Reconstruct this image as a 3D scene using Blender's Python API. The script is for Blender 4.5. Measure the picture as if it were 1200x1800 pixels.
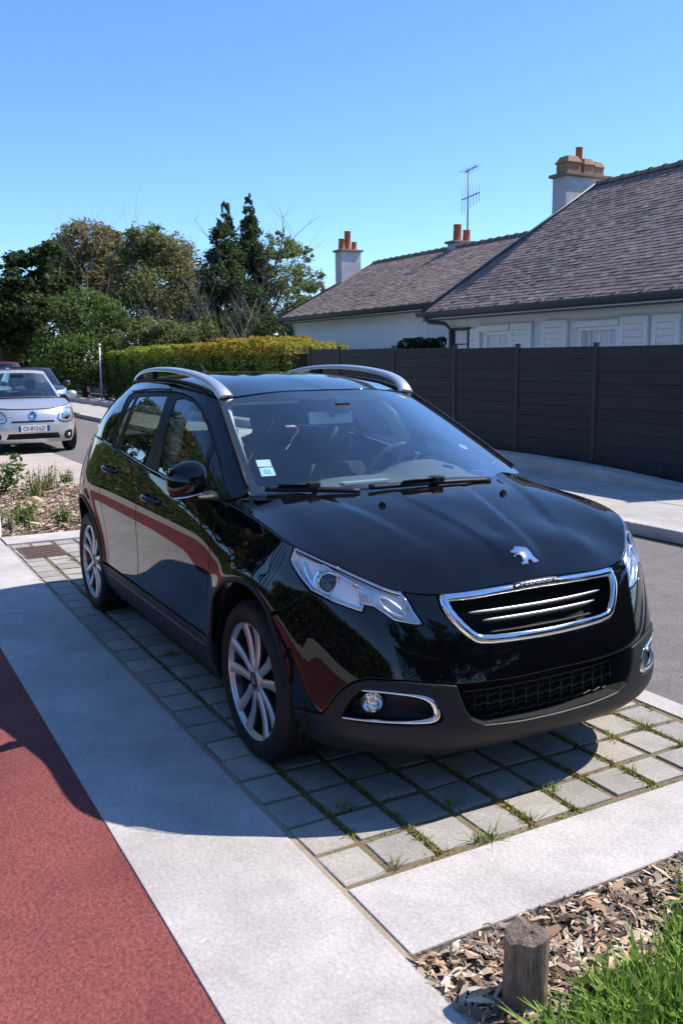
import bpy, bmesh, math, random
import numpy as np
from mathutils import Vector, Matrix, Quaternion
from mathutils.geometry import delaunay_2d_cdt
# ------------------------------------------------------------------ camera, sky, sun, exposure
for o in list(bpy.data.objects): bpy.data.objects.remove(o)
SC = bpy.context.scene
COL = SC.collection
CF, CPOS = 1602.0, np.array([3.175, -2.147, 1.557])
CYAW, CPITCH, CROLL = math.radians(151.25), math.radians(-9.47), math.radians(-0.65)
CD = np.array([math.cos(CPITCH)*math.cos(CYAW), math.cos(CPITCH)*math.sin(CYAW), math.sin(CPITCH)])
_r = np.cross(CD, [0, 0, 1.]); _r /= np.linalg.norm(_r); _u = np.cross(_r, CD)
CR = _r*math.cos(CROLL)+_u*math.sin(CROLL); CU = -_r*math.sin(CROLL)+_u*math.cos(CROLL)
cam = bpy.data.cameras.new('camera'); camo = bpy.data.objects.new('camera', cam); COL.objects.link(camo)
cam.sensor_fit = 'VERTICAL'; cam.sensor_height = 36.0; cam.sensor_width = 24.0
cam.lens = CF/1800*36; cam.clip_start = 0.05; cam.clip_end = 3000
_M = Matrix(((CR[0], CU[0], -CD[0]), (CR[1], CU[1], -CD[1]), (CR[2], CU[2], -CD[2]))).to_4x4()
_M.translation = Vector(CPOS); camo.matrix_world = _M
SC.camera = camo
SUN_DIR = Vector((0.150, 0.63, 0.762)).normalized()
W_ = bpy.data.worlds.new('World'); SC.world = W_; W_.use_nodes = True
_nt = W_.node_tree; _nt.nodes.clear()
_sky = _nt.nodes.new('ShaderNodeTexSky'); _sky.sky_type = 'NISHITA'; _sky.sun_disc = False
_sky.sun_elevation = math.asin(SUN_DIR.z); _sky.sun_rotation = math.atan2(SUN_DIR.x, SUN_DIR.y)
_sky.air_density = 0.85; _sky.dust_density = 0.0; _sky.ozone_density = 10.0; _sky.altitude = 0
_bg = _nt.nodes.new('ShaderNodeBackground'); _bg.inputs[1].default_value = 0.15
_out = _nt.nodes.new('ShaderNodeOutputWorld')
_nt.links.new(_sky.outputs[0], _bg.inputs[0]); _nt.links.new(_bg.outputs[0], _out.inputs[0])
_sl = bpy.data.lights.new('sun', 'SUN'); _sl.energy = 3.75; _sl.angle = math.radians(0.53); _sl.color = (1.0, 0.93, 0.84)
_so = bpy.data.objects.new('sun', _sl); COL.objects.link(_so)
_so.rotation_euler = SUN_DIR.to_track_quat('Z', 'Y').to_euler(); _so.location = SUN_DIR*60
SC.view_settings.view_transform = 'Standard'; SC.view_settings.look = 'None'
SC.view_settings.exposure = 0.72; SC.view_settings.gamma = 1.0; SC.view_settings.use_curve_mapping = False
random.seed(7); RNG = np.random.default_rng(7)

def px_project(P):
    v = np.asarray(P, float)-CPOS; z = v@CD
    return np.stack([600+CF*(v@CR)/z, 900-CF*(v@CU)/z], -1)
def px_ray(px, py): return CD+CR*(px-600)/CF-CU*(py-900)/CF
def at_ground(px, py, z=0.0):
    v = px_ray(px, py); return CPOS+v*((z-CPOS[2])/v[2])
def at_y(px, py, y):
    v = px_ray(px, py); return CPOS+v*((y-CPOS[1])/v[1])
def at_x(px, py, x):
    v = px_ray(px, py); return CPOS+v*((x-CPOS[0])/v[0])

# ------------------------------------------------------------------ helpers
def tag(o, label=None, cat=None, group=None, kind=None):
    if label: o['label'] = label
    if cat: o['category'] = cat
    if group: o['group'] = group
    if kind: o['kind'] = kind
    return o
def empty(name, loc=(0, 0, 0), rz=0.0, label=None, cat=None, group=None):
    o = bpy.data.objects.new(name, None); COL.objects.link(o)
    o.location = loc; o.rotation_euler = (0, 0, rz); o.empty_display_size = .2
    return tag(o, label, cat, group)
def link(name, me, mat=None, parent=None):
    o = bpy.data.objects.new(name, me); COL.objects.link(o)
    if mat is not None and not me.materials:
        for m in (mat if isinstance(mat, (list, tuple)) else [mat]): me.materials.append(m)
    if parent is not None: o.parent = parent
    return o
def pydata(name, V, F, mat=None, parent=None, smooth=False, N=None, fm=None):
    me = bpy.data.meshes.new(name)
    me.from_pydata([tuple(map(float, v)) for v in V], [], [tuple(map(int, f)) for f in F])
    if smooth or N is not None: me.polygons.foreach_set('use_smooth', [True]*len(me.polygons))
    if fm is not None: me.polygons.foreach_set('material_index', list(map(int, fm)))
    me.update()
    if N is not None: me.normals_split_custom_set_from_vertices([tuple(map(float, n)) for n in N])
    return link(name, me, mat, parent)
class MB:
    """collects shapes into one mesh"""
    def __init__(s): s.V = []; s.F = []; s.S = []; s.MI = []; s.mi = 0
    def add(s, V, F, smooth=False):
        b = len(s.V); s.V += [tuple(map(float, v)) for v in V]
        s.F += [tuple(int(i)+b for i in f) for f in F]; s.S += [smooth]*len(F); s.MI += [s.mi]*len(F); return s
    def box(s, c, d, M=None, taper=1.0, taper2=None):
        t2 = taper if taper2 is None else taper2
        V = []
        for z in (-.5, .5):
            a, b = (1, 1) if z < 0 else (taper, t2)
            for x, y in ((-.5, -.5), (.5, -.5), (.5, .5), (-.5, .5)):
                V.append(Vector((x*d[0]*a, y*d[1]*b, z*d[2])))
        if M is not None: V = [M @ v for v in V]
        V = [v+Vector(c) for v in V]
        return s.add(V, [(3, 2, 1, 0), (4, 5, 6, 7), (0, 1, 5, 4), (1, 2, 6, 5), (2, 3, 7, 6), (3, 0, 4, 7)])
    def tube(s, pts, r, n=8, caps=True, smooth=True, closed=False, flat=1.0, up=None):
        pts = [Vector(p) for p in pts]; m = len(pts)
        rs = r if isinstance(r, (list, tuple, np.ndarray)) else [r]*m
        V = []; prev = None
        for i, p in enumerate(pts):
            if closed: t = pts[(i+1) % m]-pts[i-1]
            else: t = pts[min(i+1, m-1)]-pts[max(i-1, 0)]
            if t.length < 1e-9: t = Vector((0, 0, 1))
            t.normalize()
            if up is not None: a = t.cross(Vector(up))
            elif prev is None: a = t.orthogonal()
            else: a = prev-t*prev.dot(t)
            if a.length < 1e-6: a = t.orthogonal()
            a.normalize(); prev = a; b = t.cross(a)
            for k in range(n):
                q = 2*math.pi*k/n
                V.append(p+a*math.cos(q)*rs[i]+b*math.sin(q)*rs[i]*flat)
        F = []
        for i in range(m if closed else m-1):
            j = (i+1) % m
            for k in range(n): F.append((i*n+k, i*n+(k+1) % n, j*n+(k+1) % n, j*n+k))
        if caps and not closed: F += [tuple(range(n))[::-1], tuple(range((m-1)*n, m*n))]
        return s.add(V, F, smooth)
    def lathe(s, prof, n=32, axis='Z', c=(0, 0, 0), smooth=True, a0=0, a1=2*math.pi, cap=False):
        V = []; full = abs(a1-a0-2*math.pi) < 1e-6; k = n if full else n+1
        for (r, h) in prof:
            for i in range(k):
                q = a0+(a1-a0)*i/n; x, y = r*math.cos(q), r*math.sin(q)
                v = (x, y, h) if axis == 'Z' else ((x, h, y) if axis == 'Y' else (h, x, y))
                V.append((v[0]+c[0], v[1]+c[1], v[2]+c[2]))
        F = []
        for j in range(len(prof)-1):
            for i in range(n):
                i2 = (i+1) % k
                F.append((j*k+i, j*k+i2, (j+1)*k+i2, (j+1)*k+i))
        if cap: F += [tuple(range(k))[::-1], tuple(range((len(prof)-1)*k, len(prof)*k))]
        return s.add(V, F, smooth)
    def ball(s, c, r, n=12, m=8, sc=(1, 1, 1), smooth=True, M=None):
        V = []; F = []
        for j in range(m+1):
            t = math.pi*j/m
            for i in range(n):
                q = 2*math.pi*i/n
                v = Vector((r*sc[0]*math.sin(t)*math.cos(q), r*sc[1]*math.sin(t)*math.sin(q), r*sc[2]*math.cos(t)))
                if M is not None: v = M @ v
                V.append(v+Vector(c))
        for j in range(m):
            for i in range(n): F.append((j*n+i, (j+1)*n+i, (j+1)*n+(i+1) % n, j*n+(i+1) % n))
        return s.add(V, F, smooth)
    def prism(s, poly, h0, h1, fn=None, smooth=False):
        n = len(poly); fn = fn or (lambda x, y, z: (x, y, z))
        V = [fn(x, y, h0) for x, y in poly]+[fn(x, y, h1) for x, y in poly]
        F = [tuple(range(n))[::-1], tuple(range(n, 2*n))]+[(i, (i+1) % n, n+(i+1) % n, n+i) for i in range(n)]
        return s.add(V, F, smooth)
    def build(s, name, mat, parent=None, bevel=0, seg=2, weld=False):
        me = bpy.data.meshes.new(name); me.from_pydata(s.V, [], s.F)
        me.polygons.foreach_set('use_smooth', s.S); me.polygons.foreach_set('material_index', s.MI)
        bm = bmesh.new(); bm.from_mesh(me)
        if weld: bmesh.ops.remove_doubles(bm, verts=bm.verts, dist=1e-5)
        bmesh.ops.recalc_face_normals(bm, faces=bm.faces)
        if bevel: bmesh.ops.bevel(bm, geom=list(bm.edges), offset=bevel, segments=seg, affect='EDGES', profile=.5, clamp_overlap=True)
        bm.to_mesh(me); bm.free()
        me.update()
        return link(name, me, mat, parent)
def children(o): return [c for c in bpy.data.objects if c.parent == o]
def copy_tree(o, parent=None, name=None):
    c = o.copy(); COL.objects.link(c); c.parent = parent
    for ch in children(o): copy_tree(ch, c)
    return c
def grid_mesh(P, closed_u=False):
    """P: (nu,nv,3) -> V,F"""
    nu, nv = P.shape[:2]; V = P.reshape(-1, 3); F = []
    for i in range(nu if closed_u else nu-1):
        i2 = (i+1) % nu
        for j in range(nv-1): F.append((i*nv+j, i2*nv+j, i2*nv+j+1, i*nv+j+1))
    return V, F

# ------------------------------------------------------------------ materials
MATS = {}
def nmat(name):
    m = bpy.data.materials.new(name); m.use_nodes = True; MATS[name] = m
    nt = m.node_tree; p = nt.nodes['Principled BSDF']
    return m, nt, p
def setp(p, col=None, rough=None, metal=None, spec=None, coat=None, coatr=None, ior=None, trans=None, emis=None, estr=None, alpha=None):
    I = p.inputs
    if col is not None: I['Base Color'].default_value = (*col, 1)
    if rough is not None: I['Roughness'].default_value = rough
    if metal is not None: I['Metallic'].default_value = metal
    if spec is not None: I['Specular IOR Level'].default_value = spec
    if coat is not None: I['Coat Weight'].default_value = coat
    if coatr is not None: I['Coat Roughness'].default_value = coatr
    if ior is not None: I['IOR'].default_value = ior
    if trans is not None: I['Transmission Weight'].default_value = trans
    if emis is not None: I['Emission Color'].default_value = (*emis, 1)
    if estr is not None: I['Emission Strength'].default_value = estr
    if alpha is not None: I['Alpha'].default_value = alpha
def plain(name, col, rough=.5, metal=0., **k):
    m, nt, p = nmat(name); setp(p, col, rough, metal, **k); return m
def N(nt, t, **k):
    n = nt.nodes.new(t)
    for a, b in k.items(): setattr(n, a, b)
    return n
def texcoord(nt, kind='Object', scale=1.0):
    tc = N(nt, 'ShaderNodeTexCoord')
    if kind == 'World':
        g = N(nt, 'ShaderNodeNewGeometry'); src = g.outputs['Position']
    else: src = tc.outputs[kind]
    mp = N(nt, 'ShaderNodeMapping'); mp.inputs['Scale'].default_value = (scale,)*3 if not isinstance(scale, tuple) else scale
    nt.links.new(src, mp.inputs[0]); return mp.outputs[0]
def noise(nt, vec, scale, detail=4, rough=.6, dist=0):
    n = N(nt, 'ShaderNodeTexNoise'); n.inputs['Scale'].default_value = scale; n.inputs['Detail'].default_value = detail
    n.inputs['Roughness'].default_value = rough; n.inputs['Distortion'].default_value = dist
    nt.links.new(vec, n.inputs['Vector']); return n.outputs['Fac']
def voro(nt, vec, scale, feat='F1', out='Distance', rnd=1.0):
    n = N(nt, 'ShaderNodeTexVoronoi', feature=feat); n.inputs['Scale'].default_value = scale; n.inputs['Randomness'].default_value = rnd
    nt.links.new(vec, n.inputs['Vector']); return n.outputs[out]
def ramp(nt, fac, stops, interp='LINEAR'):
    n = N(nt, 'ShaderNodeValToRGB'); n.color_ramp.interpolation = interp; e = n.color_ramp.elements
    while len(e) < len(stops): e.new(.5)
    for i, (p, c) in enumerate(stops):
        e[i].position = p; e[i].color = (*c, 1) if len(c) == 3 else c
    nt.links.new(fac, n.inputs[0]); return n.outputs[0]
def mixc(nt, fac, a, b, mode='MIX'):
    n = N(nt, 'ShaderNodeMix', data_type='RGBA', blend_type=mode)
    for sk, v in ((n.inputs[0], fac), (n.inputs[6], a), (n.inputs[7], b)):
        if hasattr(v, 'is_output') or isinstance(v, bpy.types.NodeSocket): nt.links.new(v, sk)
        elif isinstance(v, (int, float)): sk.default_value = v
        else: sk.default_value = (*v, 1)
    return n.outputs[2]
def mathn(nt, op, a, b=None):
    n = N(nt, 'ShaderNodeMath', operation=op)
    for sk, v in ((n.inputs[0], a), (n.inputs[1], b)):
        if v is None: continue
        if isinstance(v, bpy.types.NodeSocket): nt.links.new(v, sk)
        else: sk.default_value = v
    return n.outputs[0]
def bump(nt, p, h, strength=.3, dist=.01, chain=None):
    n = N(nt, 'ShaderNodeBump'); n.inputs['Strength'].default_value = strength; n.inputs['Distance'].default_value = dist
    nt.links.new(h, n.inputs['Height'])
    if chain is not None: nt.links.new(chain, n.inputs['Normal'])
    nt.links.new(n.outputs[0], p.inputs['Normal']); return n.outputs[0]
def obj_rand(nt):
    return N(nt, 'ShaderNodeObjectInfo').outputs['Random']
# ------------------------------------------------------------------ smooth surfaces for the car
def tps_fit(P, z, lam=0.0):
    P = np.asarray(P, float); n = len(P)
    d = np.linalg.norm(P[:, None]-P[None], axis=2)
    K = np.where(d > 0, d*d*np.log(np.maximum(d, 1e-12)), 0)+lam*np.eye(n)
    A = np.zeros((n+3, n+3)); A[:n, :n] = K; A[:n, n] = 1; A[:n, n+1:] = P; A[n, :n] = 1; A[n+1:, :n] = P.T
    c = np.linalg.solve(A, np.concatenate([np.asarray(z, float), np.zeros(3)])); return P, c
def tps_eval(m, Q):
    P, c = m; Q = np.asarray(Q, float); out = np.empty(len(Q))
    for i in range(0, len(Q), 4000):
        q = Q[i:i+4000]; d2 = ((q[:, None]-P[None])**2).sum(2)
        out[i:i+4000] = (.5*d2*np.log(np.maximum(d2, 1e-20)))@c[:len(P)]+c[len(P)]+q@c[len(P)+1:]
    return out
def sstep(a, b, x):
    t = np.clip((x-a)/(b-a), 0, 1); return t*t*(3-2*t)
class Patch:
    """a smooth surface eval(uv)->xyz; sgn orients the normal outwards"""
    def normal(s, uv):
        uv = np.asarray(uv, float); h = 2e-3
        du = s.ev(uv+[h, 0])-s.ev(uv-[h, 0]); dv = s.ev(uv+[0, h])-s.ev(uv-[0, h])
        n = np.cross(du, dv)*s.sgn; return n/np.maximum(np.linalg.norm(n, axis=1, keepdims=True), 1e-12)
    def setup(s, lo, hi, step=.012):
        a = np.arange(lo[0], hi[0]+1e-9, step); b = np.arange(lo[1], hi[1]+1e-9, step)
        s.lo, s.hi = np.array(lo), np.array(hi)
        s.guv = np.stack(np.meshgrid(a, b, indexing='ij'), -1).reshape(-1, 2)
        P = s.ev(s.guv); n = s.normal(s.guv)
        ok = ((CPOS-P)*n).sum(1) > 0.02
        s.guv = s.guv[ok]; s.gpx = px_project(P[ok])
    def inv(s, px, py):
        """picture point -> (u,v) on the surface seen there"""
        d = ((s.gpx-[px, py])**2).sum(1); uv = s.guv[d.argmin()].copy()
        for _ in range(6):
            h = 1e-3; p0, p1, p2 = px_project(s.ev(np.array([uv, uv+[h, 0], uv+[0, h]])))
            J = np.stack([(p1-p0)/h, (p2-p0)/h], 1)
            try: st = np.linalg.solve(J+1e-6*np.eye(2), np.array([px, py])-p0)
            except np.linalg.LinAlgError: break
            L = np.linalg.norm(st)
            if L > .03: st *= .03/L
            uv = np.clip(uv+st, s.lo, s.hi)
        return uv
    def invs(s, pts): return [tuple(s.inv(*p)) for p in pts]
class Height(Patch):
    """heightfield: axes (a,b) -> third coordinate"""
    off = 0.0
    def __init__(s, pts, ax, sgn, lam=1e-5, post=None):
        s.ax = ax; s.sgn = sgn; s.post = post
        P = np.array(pts, float); s.m = tps_fit(P[:, :2], P[:, 2], lam)
    def ev(s, uv):
        uv = np.asarray(uv, float); q = uv.copy()
        if s.ax == 'xy': q[:, 1] = np.abs(q[:, 1])
        h = tps_eval(s.m, q)
        if s.post is not None: h = h+s.post(uv)
        if s.ax == 'xy': return np.stack([uv[:, 0], uv[:, 1], h], 1)+s.off
        return np.stack([uv[:, 0], -h, uv[:, 1]], 1)      # 'xz' gives |y|, right-hand side of the car
class Net(Patch):
    """cubic B-spline net C[col,row,(x,w,z)]; u<0 is the mirrored (left) half"""
    off = 0.0
    def __init__(s, C, sgn, post=None, mirror=True):
        s.sgn = sgn; s.post = post; C = np.array(C, float); s.C0 = C
        nc, nr = C.shape[:2]
        p = np.zeros((nc+2, nr+2, 3)); p[1:-1, 1:-1] = C
        if mirror: p[0, 1:-1] = C[1]*[1, -1, 1]; p[-1, 1:-1] = C[-2]*[1, -1, 1]
        else: p[0, 1:-1] = 2*C[0]-C[1]; p[-1, 1:-1] = 2*C[-1]-C[-2]
        p[:, 0] = 2*p[:, 1]-p[:, 2]; p[:, -1] = 2*p[:, -2]-p[:, -3]
        s.p = p; s.nc, s.nr = nc, nr
        mid = C[:, nr//2]; L = np.concatenate([[0], np.cumsum(np.linalg.norm(np.diff(mid, axis=0), axis=1))])
        s.U = L; s.umax = L[-1]; s.vmax = .1*(nr-1)
    @staticmethod
    def basis(f):
        return np.stack([(1-f)**3, 3*f**3-6*f**2+4, -3*f**3+3*f**2+3*f+1, f**3], -1)/6
    def ev(s, uv):
        uv = np.asarray(uv, float); u = np.clip(np.abs(uv[:, 0]), 0, s.umax)
        ci = np.interp(u, s.U, np.arange(s.nc)); vi = np.clip(uv[:, 1]/.1, 0, s.nr-1)
        i = np.minimum(ci.astype(int), s.nc-2); j = np.minimum(vi.astype(int), s.nr-2)
        bu = s.basis(ci-i); bv = s.basis(vi-j); out = np.zeros((len(uv), 3))
        for a in range(4):
            for b in range(4): out += (bu[:, a]*bv[:, b])[:, None]*s.p[i+a, j+b]
        if s.post is not None: out = s.post(out)
        sg = np.where(uv[:, 0] < 0, 1.0, -1.0)     # right side is y<0
        out[:, 1] *= sg; return out+s.off
    def find_xz(s, x, z):
        """(u,v) of the side point at length x and height z"""
        uv = np.array([np.interp(-x, -s.C0[8:, 4, 0], s.U[8:]), .4])
        for _ in range(30):
            h = 1e-3; P = s.ev(np.array([uv, uv+[h, 0], uv+[0, h]]))[:, [0, 2]]
            J = np.stack([(P[1]-P[0])/h, (P[2]-P[0])/h], 1)
            st = np.linalg.lstsq(J, np.array([x, z])-P[0], rcond=None)[0]; L = np.linalg.norm(st)
            if L > .05: st *= .05/L
            uv = np.clip(uv+st, [0, 0], [s.umax, s.vmax])
        return tuple(uv)
    def find_yz(s, y, z):
        uv = np.array([abs(y), .4])
        for _ in range(40):
            h = 1e-3; P = s.ev(np.array([uv, uv+[h, 0], uv+[0, h]]))[:, [1, 2]]
            J = np.stack([(P[1]-P[0])/h, (P[2]-P[0])/h], 1)
            st = np.linalg.lstsq(J, np.array([-abs(y), z])-P[0], rcond=None)[0]; L = np.linalg.norm(st)
            if L > .05: st *= .05/L
            uv = np.clip(uv+st, [0, 0], [s.umax, s.vmax])
        return tuple(uv)

def area2(p):
    p = np.asarray(p); q = np.roll(p, -1, 0); return .5*(p[:, 0]*q[:, 1]-q[:, 0]*p[:, 1]).sum()
def resample(poly, step, closed=True):
    poly = [np.array(p, float) for p in poly]; out = []
    n = len(poly)
    for i in range(n if closed else n-1):
        a, b = poly[i], poly[(i+1) % n]; k = max(1, int(math.ceil(np.linalg.norm(b-a)/step)))
        for j in range(k): out.append(a+(b-a)*j/k)
    if not closed: out.append(poly[-1])
    return np.array(out)
def chaikin(poly, n=2, closed=True):
    p = [np.array(q, float) for q in poly]
    for _ in range(n):
        o = []
        m = len(p)
        if not closed: o.append(p[0])
        for i in range(m if closed else m-1):
            a, b = p[i], p[(i+1) % m]; o += [a*.75+b*.25, a*.25+b*.75]
        if not closed: o.append(p[-1])
        p = o
    return p
def inset(poly, d):
    """inward offset of a closed polygon (counter-clockwise after orient)"""
    p = np.asarray(poly); a = p-np.roll(p, 1, 0); b = np.roll(p, -1, 0)-p
    na = np.stack([-a[:, 1], a[:, 0]], 1); nb = np.stack([-b[:, 1], b[:, 0]], 1)
    na /= np.maximum(np.linalg.norm(na, axis=1, keepdims=True), 1e-9); nb /= np.maximum(np.linalg.norm(nb, axis=1, keepdims=True), 1e-9)
    m = na+nb; m /= np.maximum((m*m).sum(1, keepdims=True)/2, .35)   # mitre, limited
    return p+m*d
def orient(p, ccw=True):
    p = np.asarray(p); return p if (area2(p) > 0) == ccw else p[::-1]
def inside(poly, Q):
    x, y = Q[:, 0], Q[:, 1]; r = np.zeros(len(Q), bool); n = len(poly); j = n-1
    for i in range(n):
        xi, yi = poly[i]; xj, yj = poly[j]
        if yi != yj: r ^= ((yi > y) != (yj > y)) & (x < (xj-xi)*(y-yi)/(yj-yi)+xi)
        j = i
    return r
def dist_poly(poly, Q):
    d = np.full(len(Q), 9.); p = np.asarray(poly); q = np.roll(p, -1, 0)
    for a, b in zip(p, q):
        ab = b-a; t = np.clip(((Q-a)@ab)/max(ab@ab, 1e-12), 0, 1)
        d = np.minimum(d, np.linalg.norm(Q-a-t[:, None]*ab, axis=1))
    return d
def panel_data(patch, loop, holes=(), gap=.002, rad=.003, depth=.016, step=.02, off=0.0, bstep=.014, flange=True):
    """a sheet of the patch inside loop, minus holes, with rounded rim and a flange going in"""
    loops = [orient(resample(loop, bstep))]+[orient(resample(h, bstep), False) for h in holes]
    loops = [inset(l, gap) for l in loops]
    inner = [inset(l, rad) for l in loops]
    lo = loops[0].min(0); hi = loops[0].max(0)
    g = np.stack(np.meshgrid(np.arange(lo[0]+step*.5, hi[0], step), np.arange(lo[1]+step*.5, hi[1], step), indexing='ij'), -1).reshape(-1, 2)
    ok = inside(inner[0], g)
    for h in inner[1:]: ok &= ~inside(h, g)
    g = g[ok]
    for l in inner: g = g[dist_poly(l, g) > step*.35] if len(g) else g
    pts = np.concatenate(inner+([g] if len(g) else [])); E = []; b = 0
    for l in inner:
        n = len(l); E += [(b+i, b+(i+1) % n) for i in range(n)]; b += n
    r = delaunay_2d_cdt([Vector(p) for p in pts], E, [], 1, 1e-7)
    uv = np.array([tuple(v) for v in r[0]]); F = [tuple(f) for f in r[2]]
    if len(inner) > 1:
        cen = np.array([uv[list(f)].mean(0) for f in F]); keep = np.ones(len(F), bool)
        for h in inner[1:]: keep &= ~inside(h, cen)
        F = [f for f, k in zip(F, keep) if k]
    nn = patch.normal(uv); P = patch.ev(uv)+nn*off; V = [P]; NN = [nn]; base = len(P)
    # orientation
    a, bq, c = P[list(F[0])]
    if np.cross(bq-a, c-a)@nn[F[0][0]] < 0: F = [f[::-1] for f in F]
    if flange:
        for l, li in zip(loops, inner):
            n = len(l)
            Pi = patch.ev(li); ni = patch.normal(li); Po = patch.ev(l); no = patch.normal(l)
            lat = Po-Pi; lat -= (lat*no).sum(1, keepdims=True)*no; lat /= np.maximum(np.linalg.norm(lat, axis=1, keepdims=True), 1e-9)
            R0 = Pi+ni*off; R1 = Po-(Po-Pi)*.3+no*(off-rad*.3); R2 = Po+no*(off-rad); R3 = Po+no*(off-depth)
            n1 = no*.8+lat*.6; n2 = lat*.95+no*.3
            for k, (R, nr) in enumerate(((R0, ni), (R1, n1), (R2, n2), (R3, lat))): V.append(R); NN.append(nr)
            for k in range(3):
                for i in range(n):
                    j = (i+1) % n; q = (base+k*n+i, base+k*n+j, base+(k+1)*n+j, base+(k+1)*n+i); F.append(q)
            base += 4*n
    V = np.concatenate(V); NN = np.concatenate(NN); NN /= np.maximum(np.linalg.norm(NN, axis=1, keepdims=True), 1e-9)
    return V, F, NN
def fix_wind(V, F, NN):
    out = []
    for f in F:
        a, b, c = V[f[0]], V[f[1]], V[f[2]]; n = np.cross(b-a, c-a)
        out.append(f if n@(NN[f[0]]+NN[f[1]]+NN[f[2]]) >= 0 else tuple(f)[::-1])
    return out
def panel(name, mat, parent, patch, loop, holes=(), mirror=False, **k):
    V, F, NN = panel_data(patch, loop, holes, **k); F = fix_wind(V, F, NN)
    o = pydata(name, V, F, mat, parent, N=NN)
    if mirror:
        S = np.array([1, -1, 1]); o2 = pydata(name, V*S, [tuple(f)[::-1] for f in F], mat, parent, N=NN*S)
        return o, o2
    return o
def band_sweep(patch, loop, prof, closed=True, mirror=False, off=0.0):
    """sweep a profile [(across,height),...] along a (u,v) curve on the patch"""
    l = orient(np.asarray(loop)) if closed else np.asarray(loop)
    P = patch.ev(l); n = patch.normal(l)
    t = (np.roll(P, -1, 0)-np.roll(P, 1, 0)) if closed else np.gradient(P, axis=0)
    t /= np.maximum(np.linalg.norm(t, axis=1, keepdims=True), 1e-9); b = np.cross(n, t); b /= np.linalg.norm(b, axis=1, keepdims=True)
    G = np.stack([P+b*a+n*(h+off) for a, h in prof], 1)
    return grid_mesh(G, closed)
def mir(V, F):
    V = np.asarray(V)*np.array([1, -1, 1]); return V, [tuple(f)[::-1] for f in F]
# ------------------------------------------------------------------ car materials
def mk_paint(name, col, metal=0.0, rough=.28, dust=.5):
    m, nt, p = nmat(name); setp(p, col, rough, metal, coat=1.0, coatr=.012, ior=1.5, spec=(.5 if metal > .1 else .0))
    v = texcoord(nt, 'World', 1.0)
    sp_ = ramp(nt, voro(nt, v, 95), [(0, (1, 1, 1)), (.045, (.6, .6, .6)), (.075, (0, 0, 0))])
    rare = ramp(nt, noise(nt, v, 9, 3), [(.5, (0, 0, 0)), (.72, (1, 1, 1))])
    g = N(nt, 'ShaderNodeNewGeometry'); sep = N(nt, 'ShaderNodeSeparateXYZ'); nt.links.new(g.outputs['Normal'], sep.inputs[0])
    up = ramp(nt, sep.outputs['Z'], [(.3, (0, 0, 0)), (.9, (1, 1, 1))])
    film = ramp(nt, noise(nt, v, 3.5, 5, .65), [(.3, (.25, .25, .25)), (.75, (1, 1, 1))])
    d = mathn(nt, 'MULTIPLY', mathn(nt, 'MULTIPLY', sp_, rare), up); d2 = mathn(nt, 'MULTIPLY', mathn(nt, 'MULTIPLY', film, up), .035*dust)
    dd = mathn(nt, 'ADD', mathn(nt, 'MULTIPLY', d, .5*dust), d2)
    c = mixc(nt, dd, col, (.42, .40, .38)); nt.links.new(c, p.inputs['Base Color'])
    cr = ramp(nt, dd, [(0, (.02,)*3), (1, (.35,)*3)]); nt.links.new(cr, p.inputs['Coat Roughness'])
    return m
PAINT = mk_paint('black_car_paint', (.0028, .003, .005), 0.0, .35, .30)
GLOSSBLK = plain('gloss_black_trim', (.004, .004, .005), .06, coat=1.0, coatr=.02)
def mk_plastic(name, col, rough, sc=900, st=.12):
    m, nt, p = nmat(name); setp(p, col, rough, spec=.28)
    v = texcoord(nt, 'World', 1.0); n = noise(nt, v, sc, 2); bump(nt, p, n, st, .002)
    f = noise(nt, v, 6, 4); nt.links.new(mixc(nt, mathn(nt, 'MULTIPLY', f, .5), col, tuple(c*1.7+.004 for c in col)), p.inputs['Base Color'])
    return m
CLAD = mk_plastic('grained_grey_plastic', (.012, .0128, .016), .46)
BLKPLA = mk_plastic('matt_black_plastic', (.010, .010, .011), .5)
DARK = plain('dark_cavity', (.004, .004, .004), .8)
RUBBER = mk_plastic('tyre_rubber', (.014, .0135, .013), .62, 500, .1)
CHROME = plain('chrome', (.78, .79, .80), .06, 1.0)
SATIN = plain('satin_silver_rail', (.72, .73, .75), .32, .75)
ALLOY = plain('machined_alloy', (.66, .64, .62), .28, .8)
ALLOYD = plain('dark_alloy', (.06, .062, .068), .28, .8, coat=.6, coatr=.06)
STEEL = plain('brake_steel', (.28, .27, .26), .35, 1.0)
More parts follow.
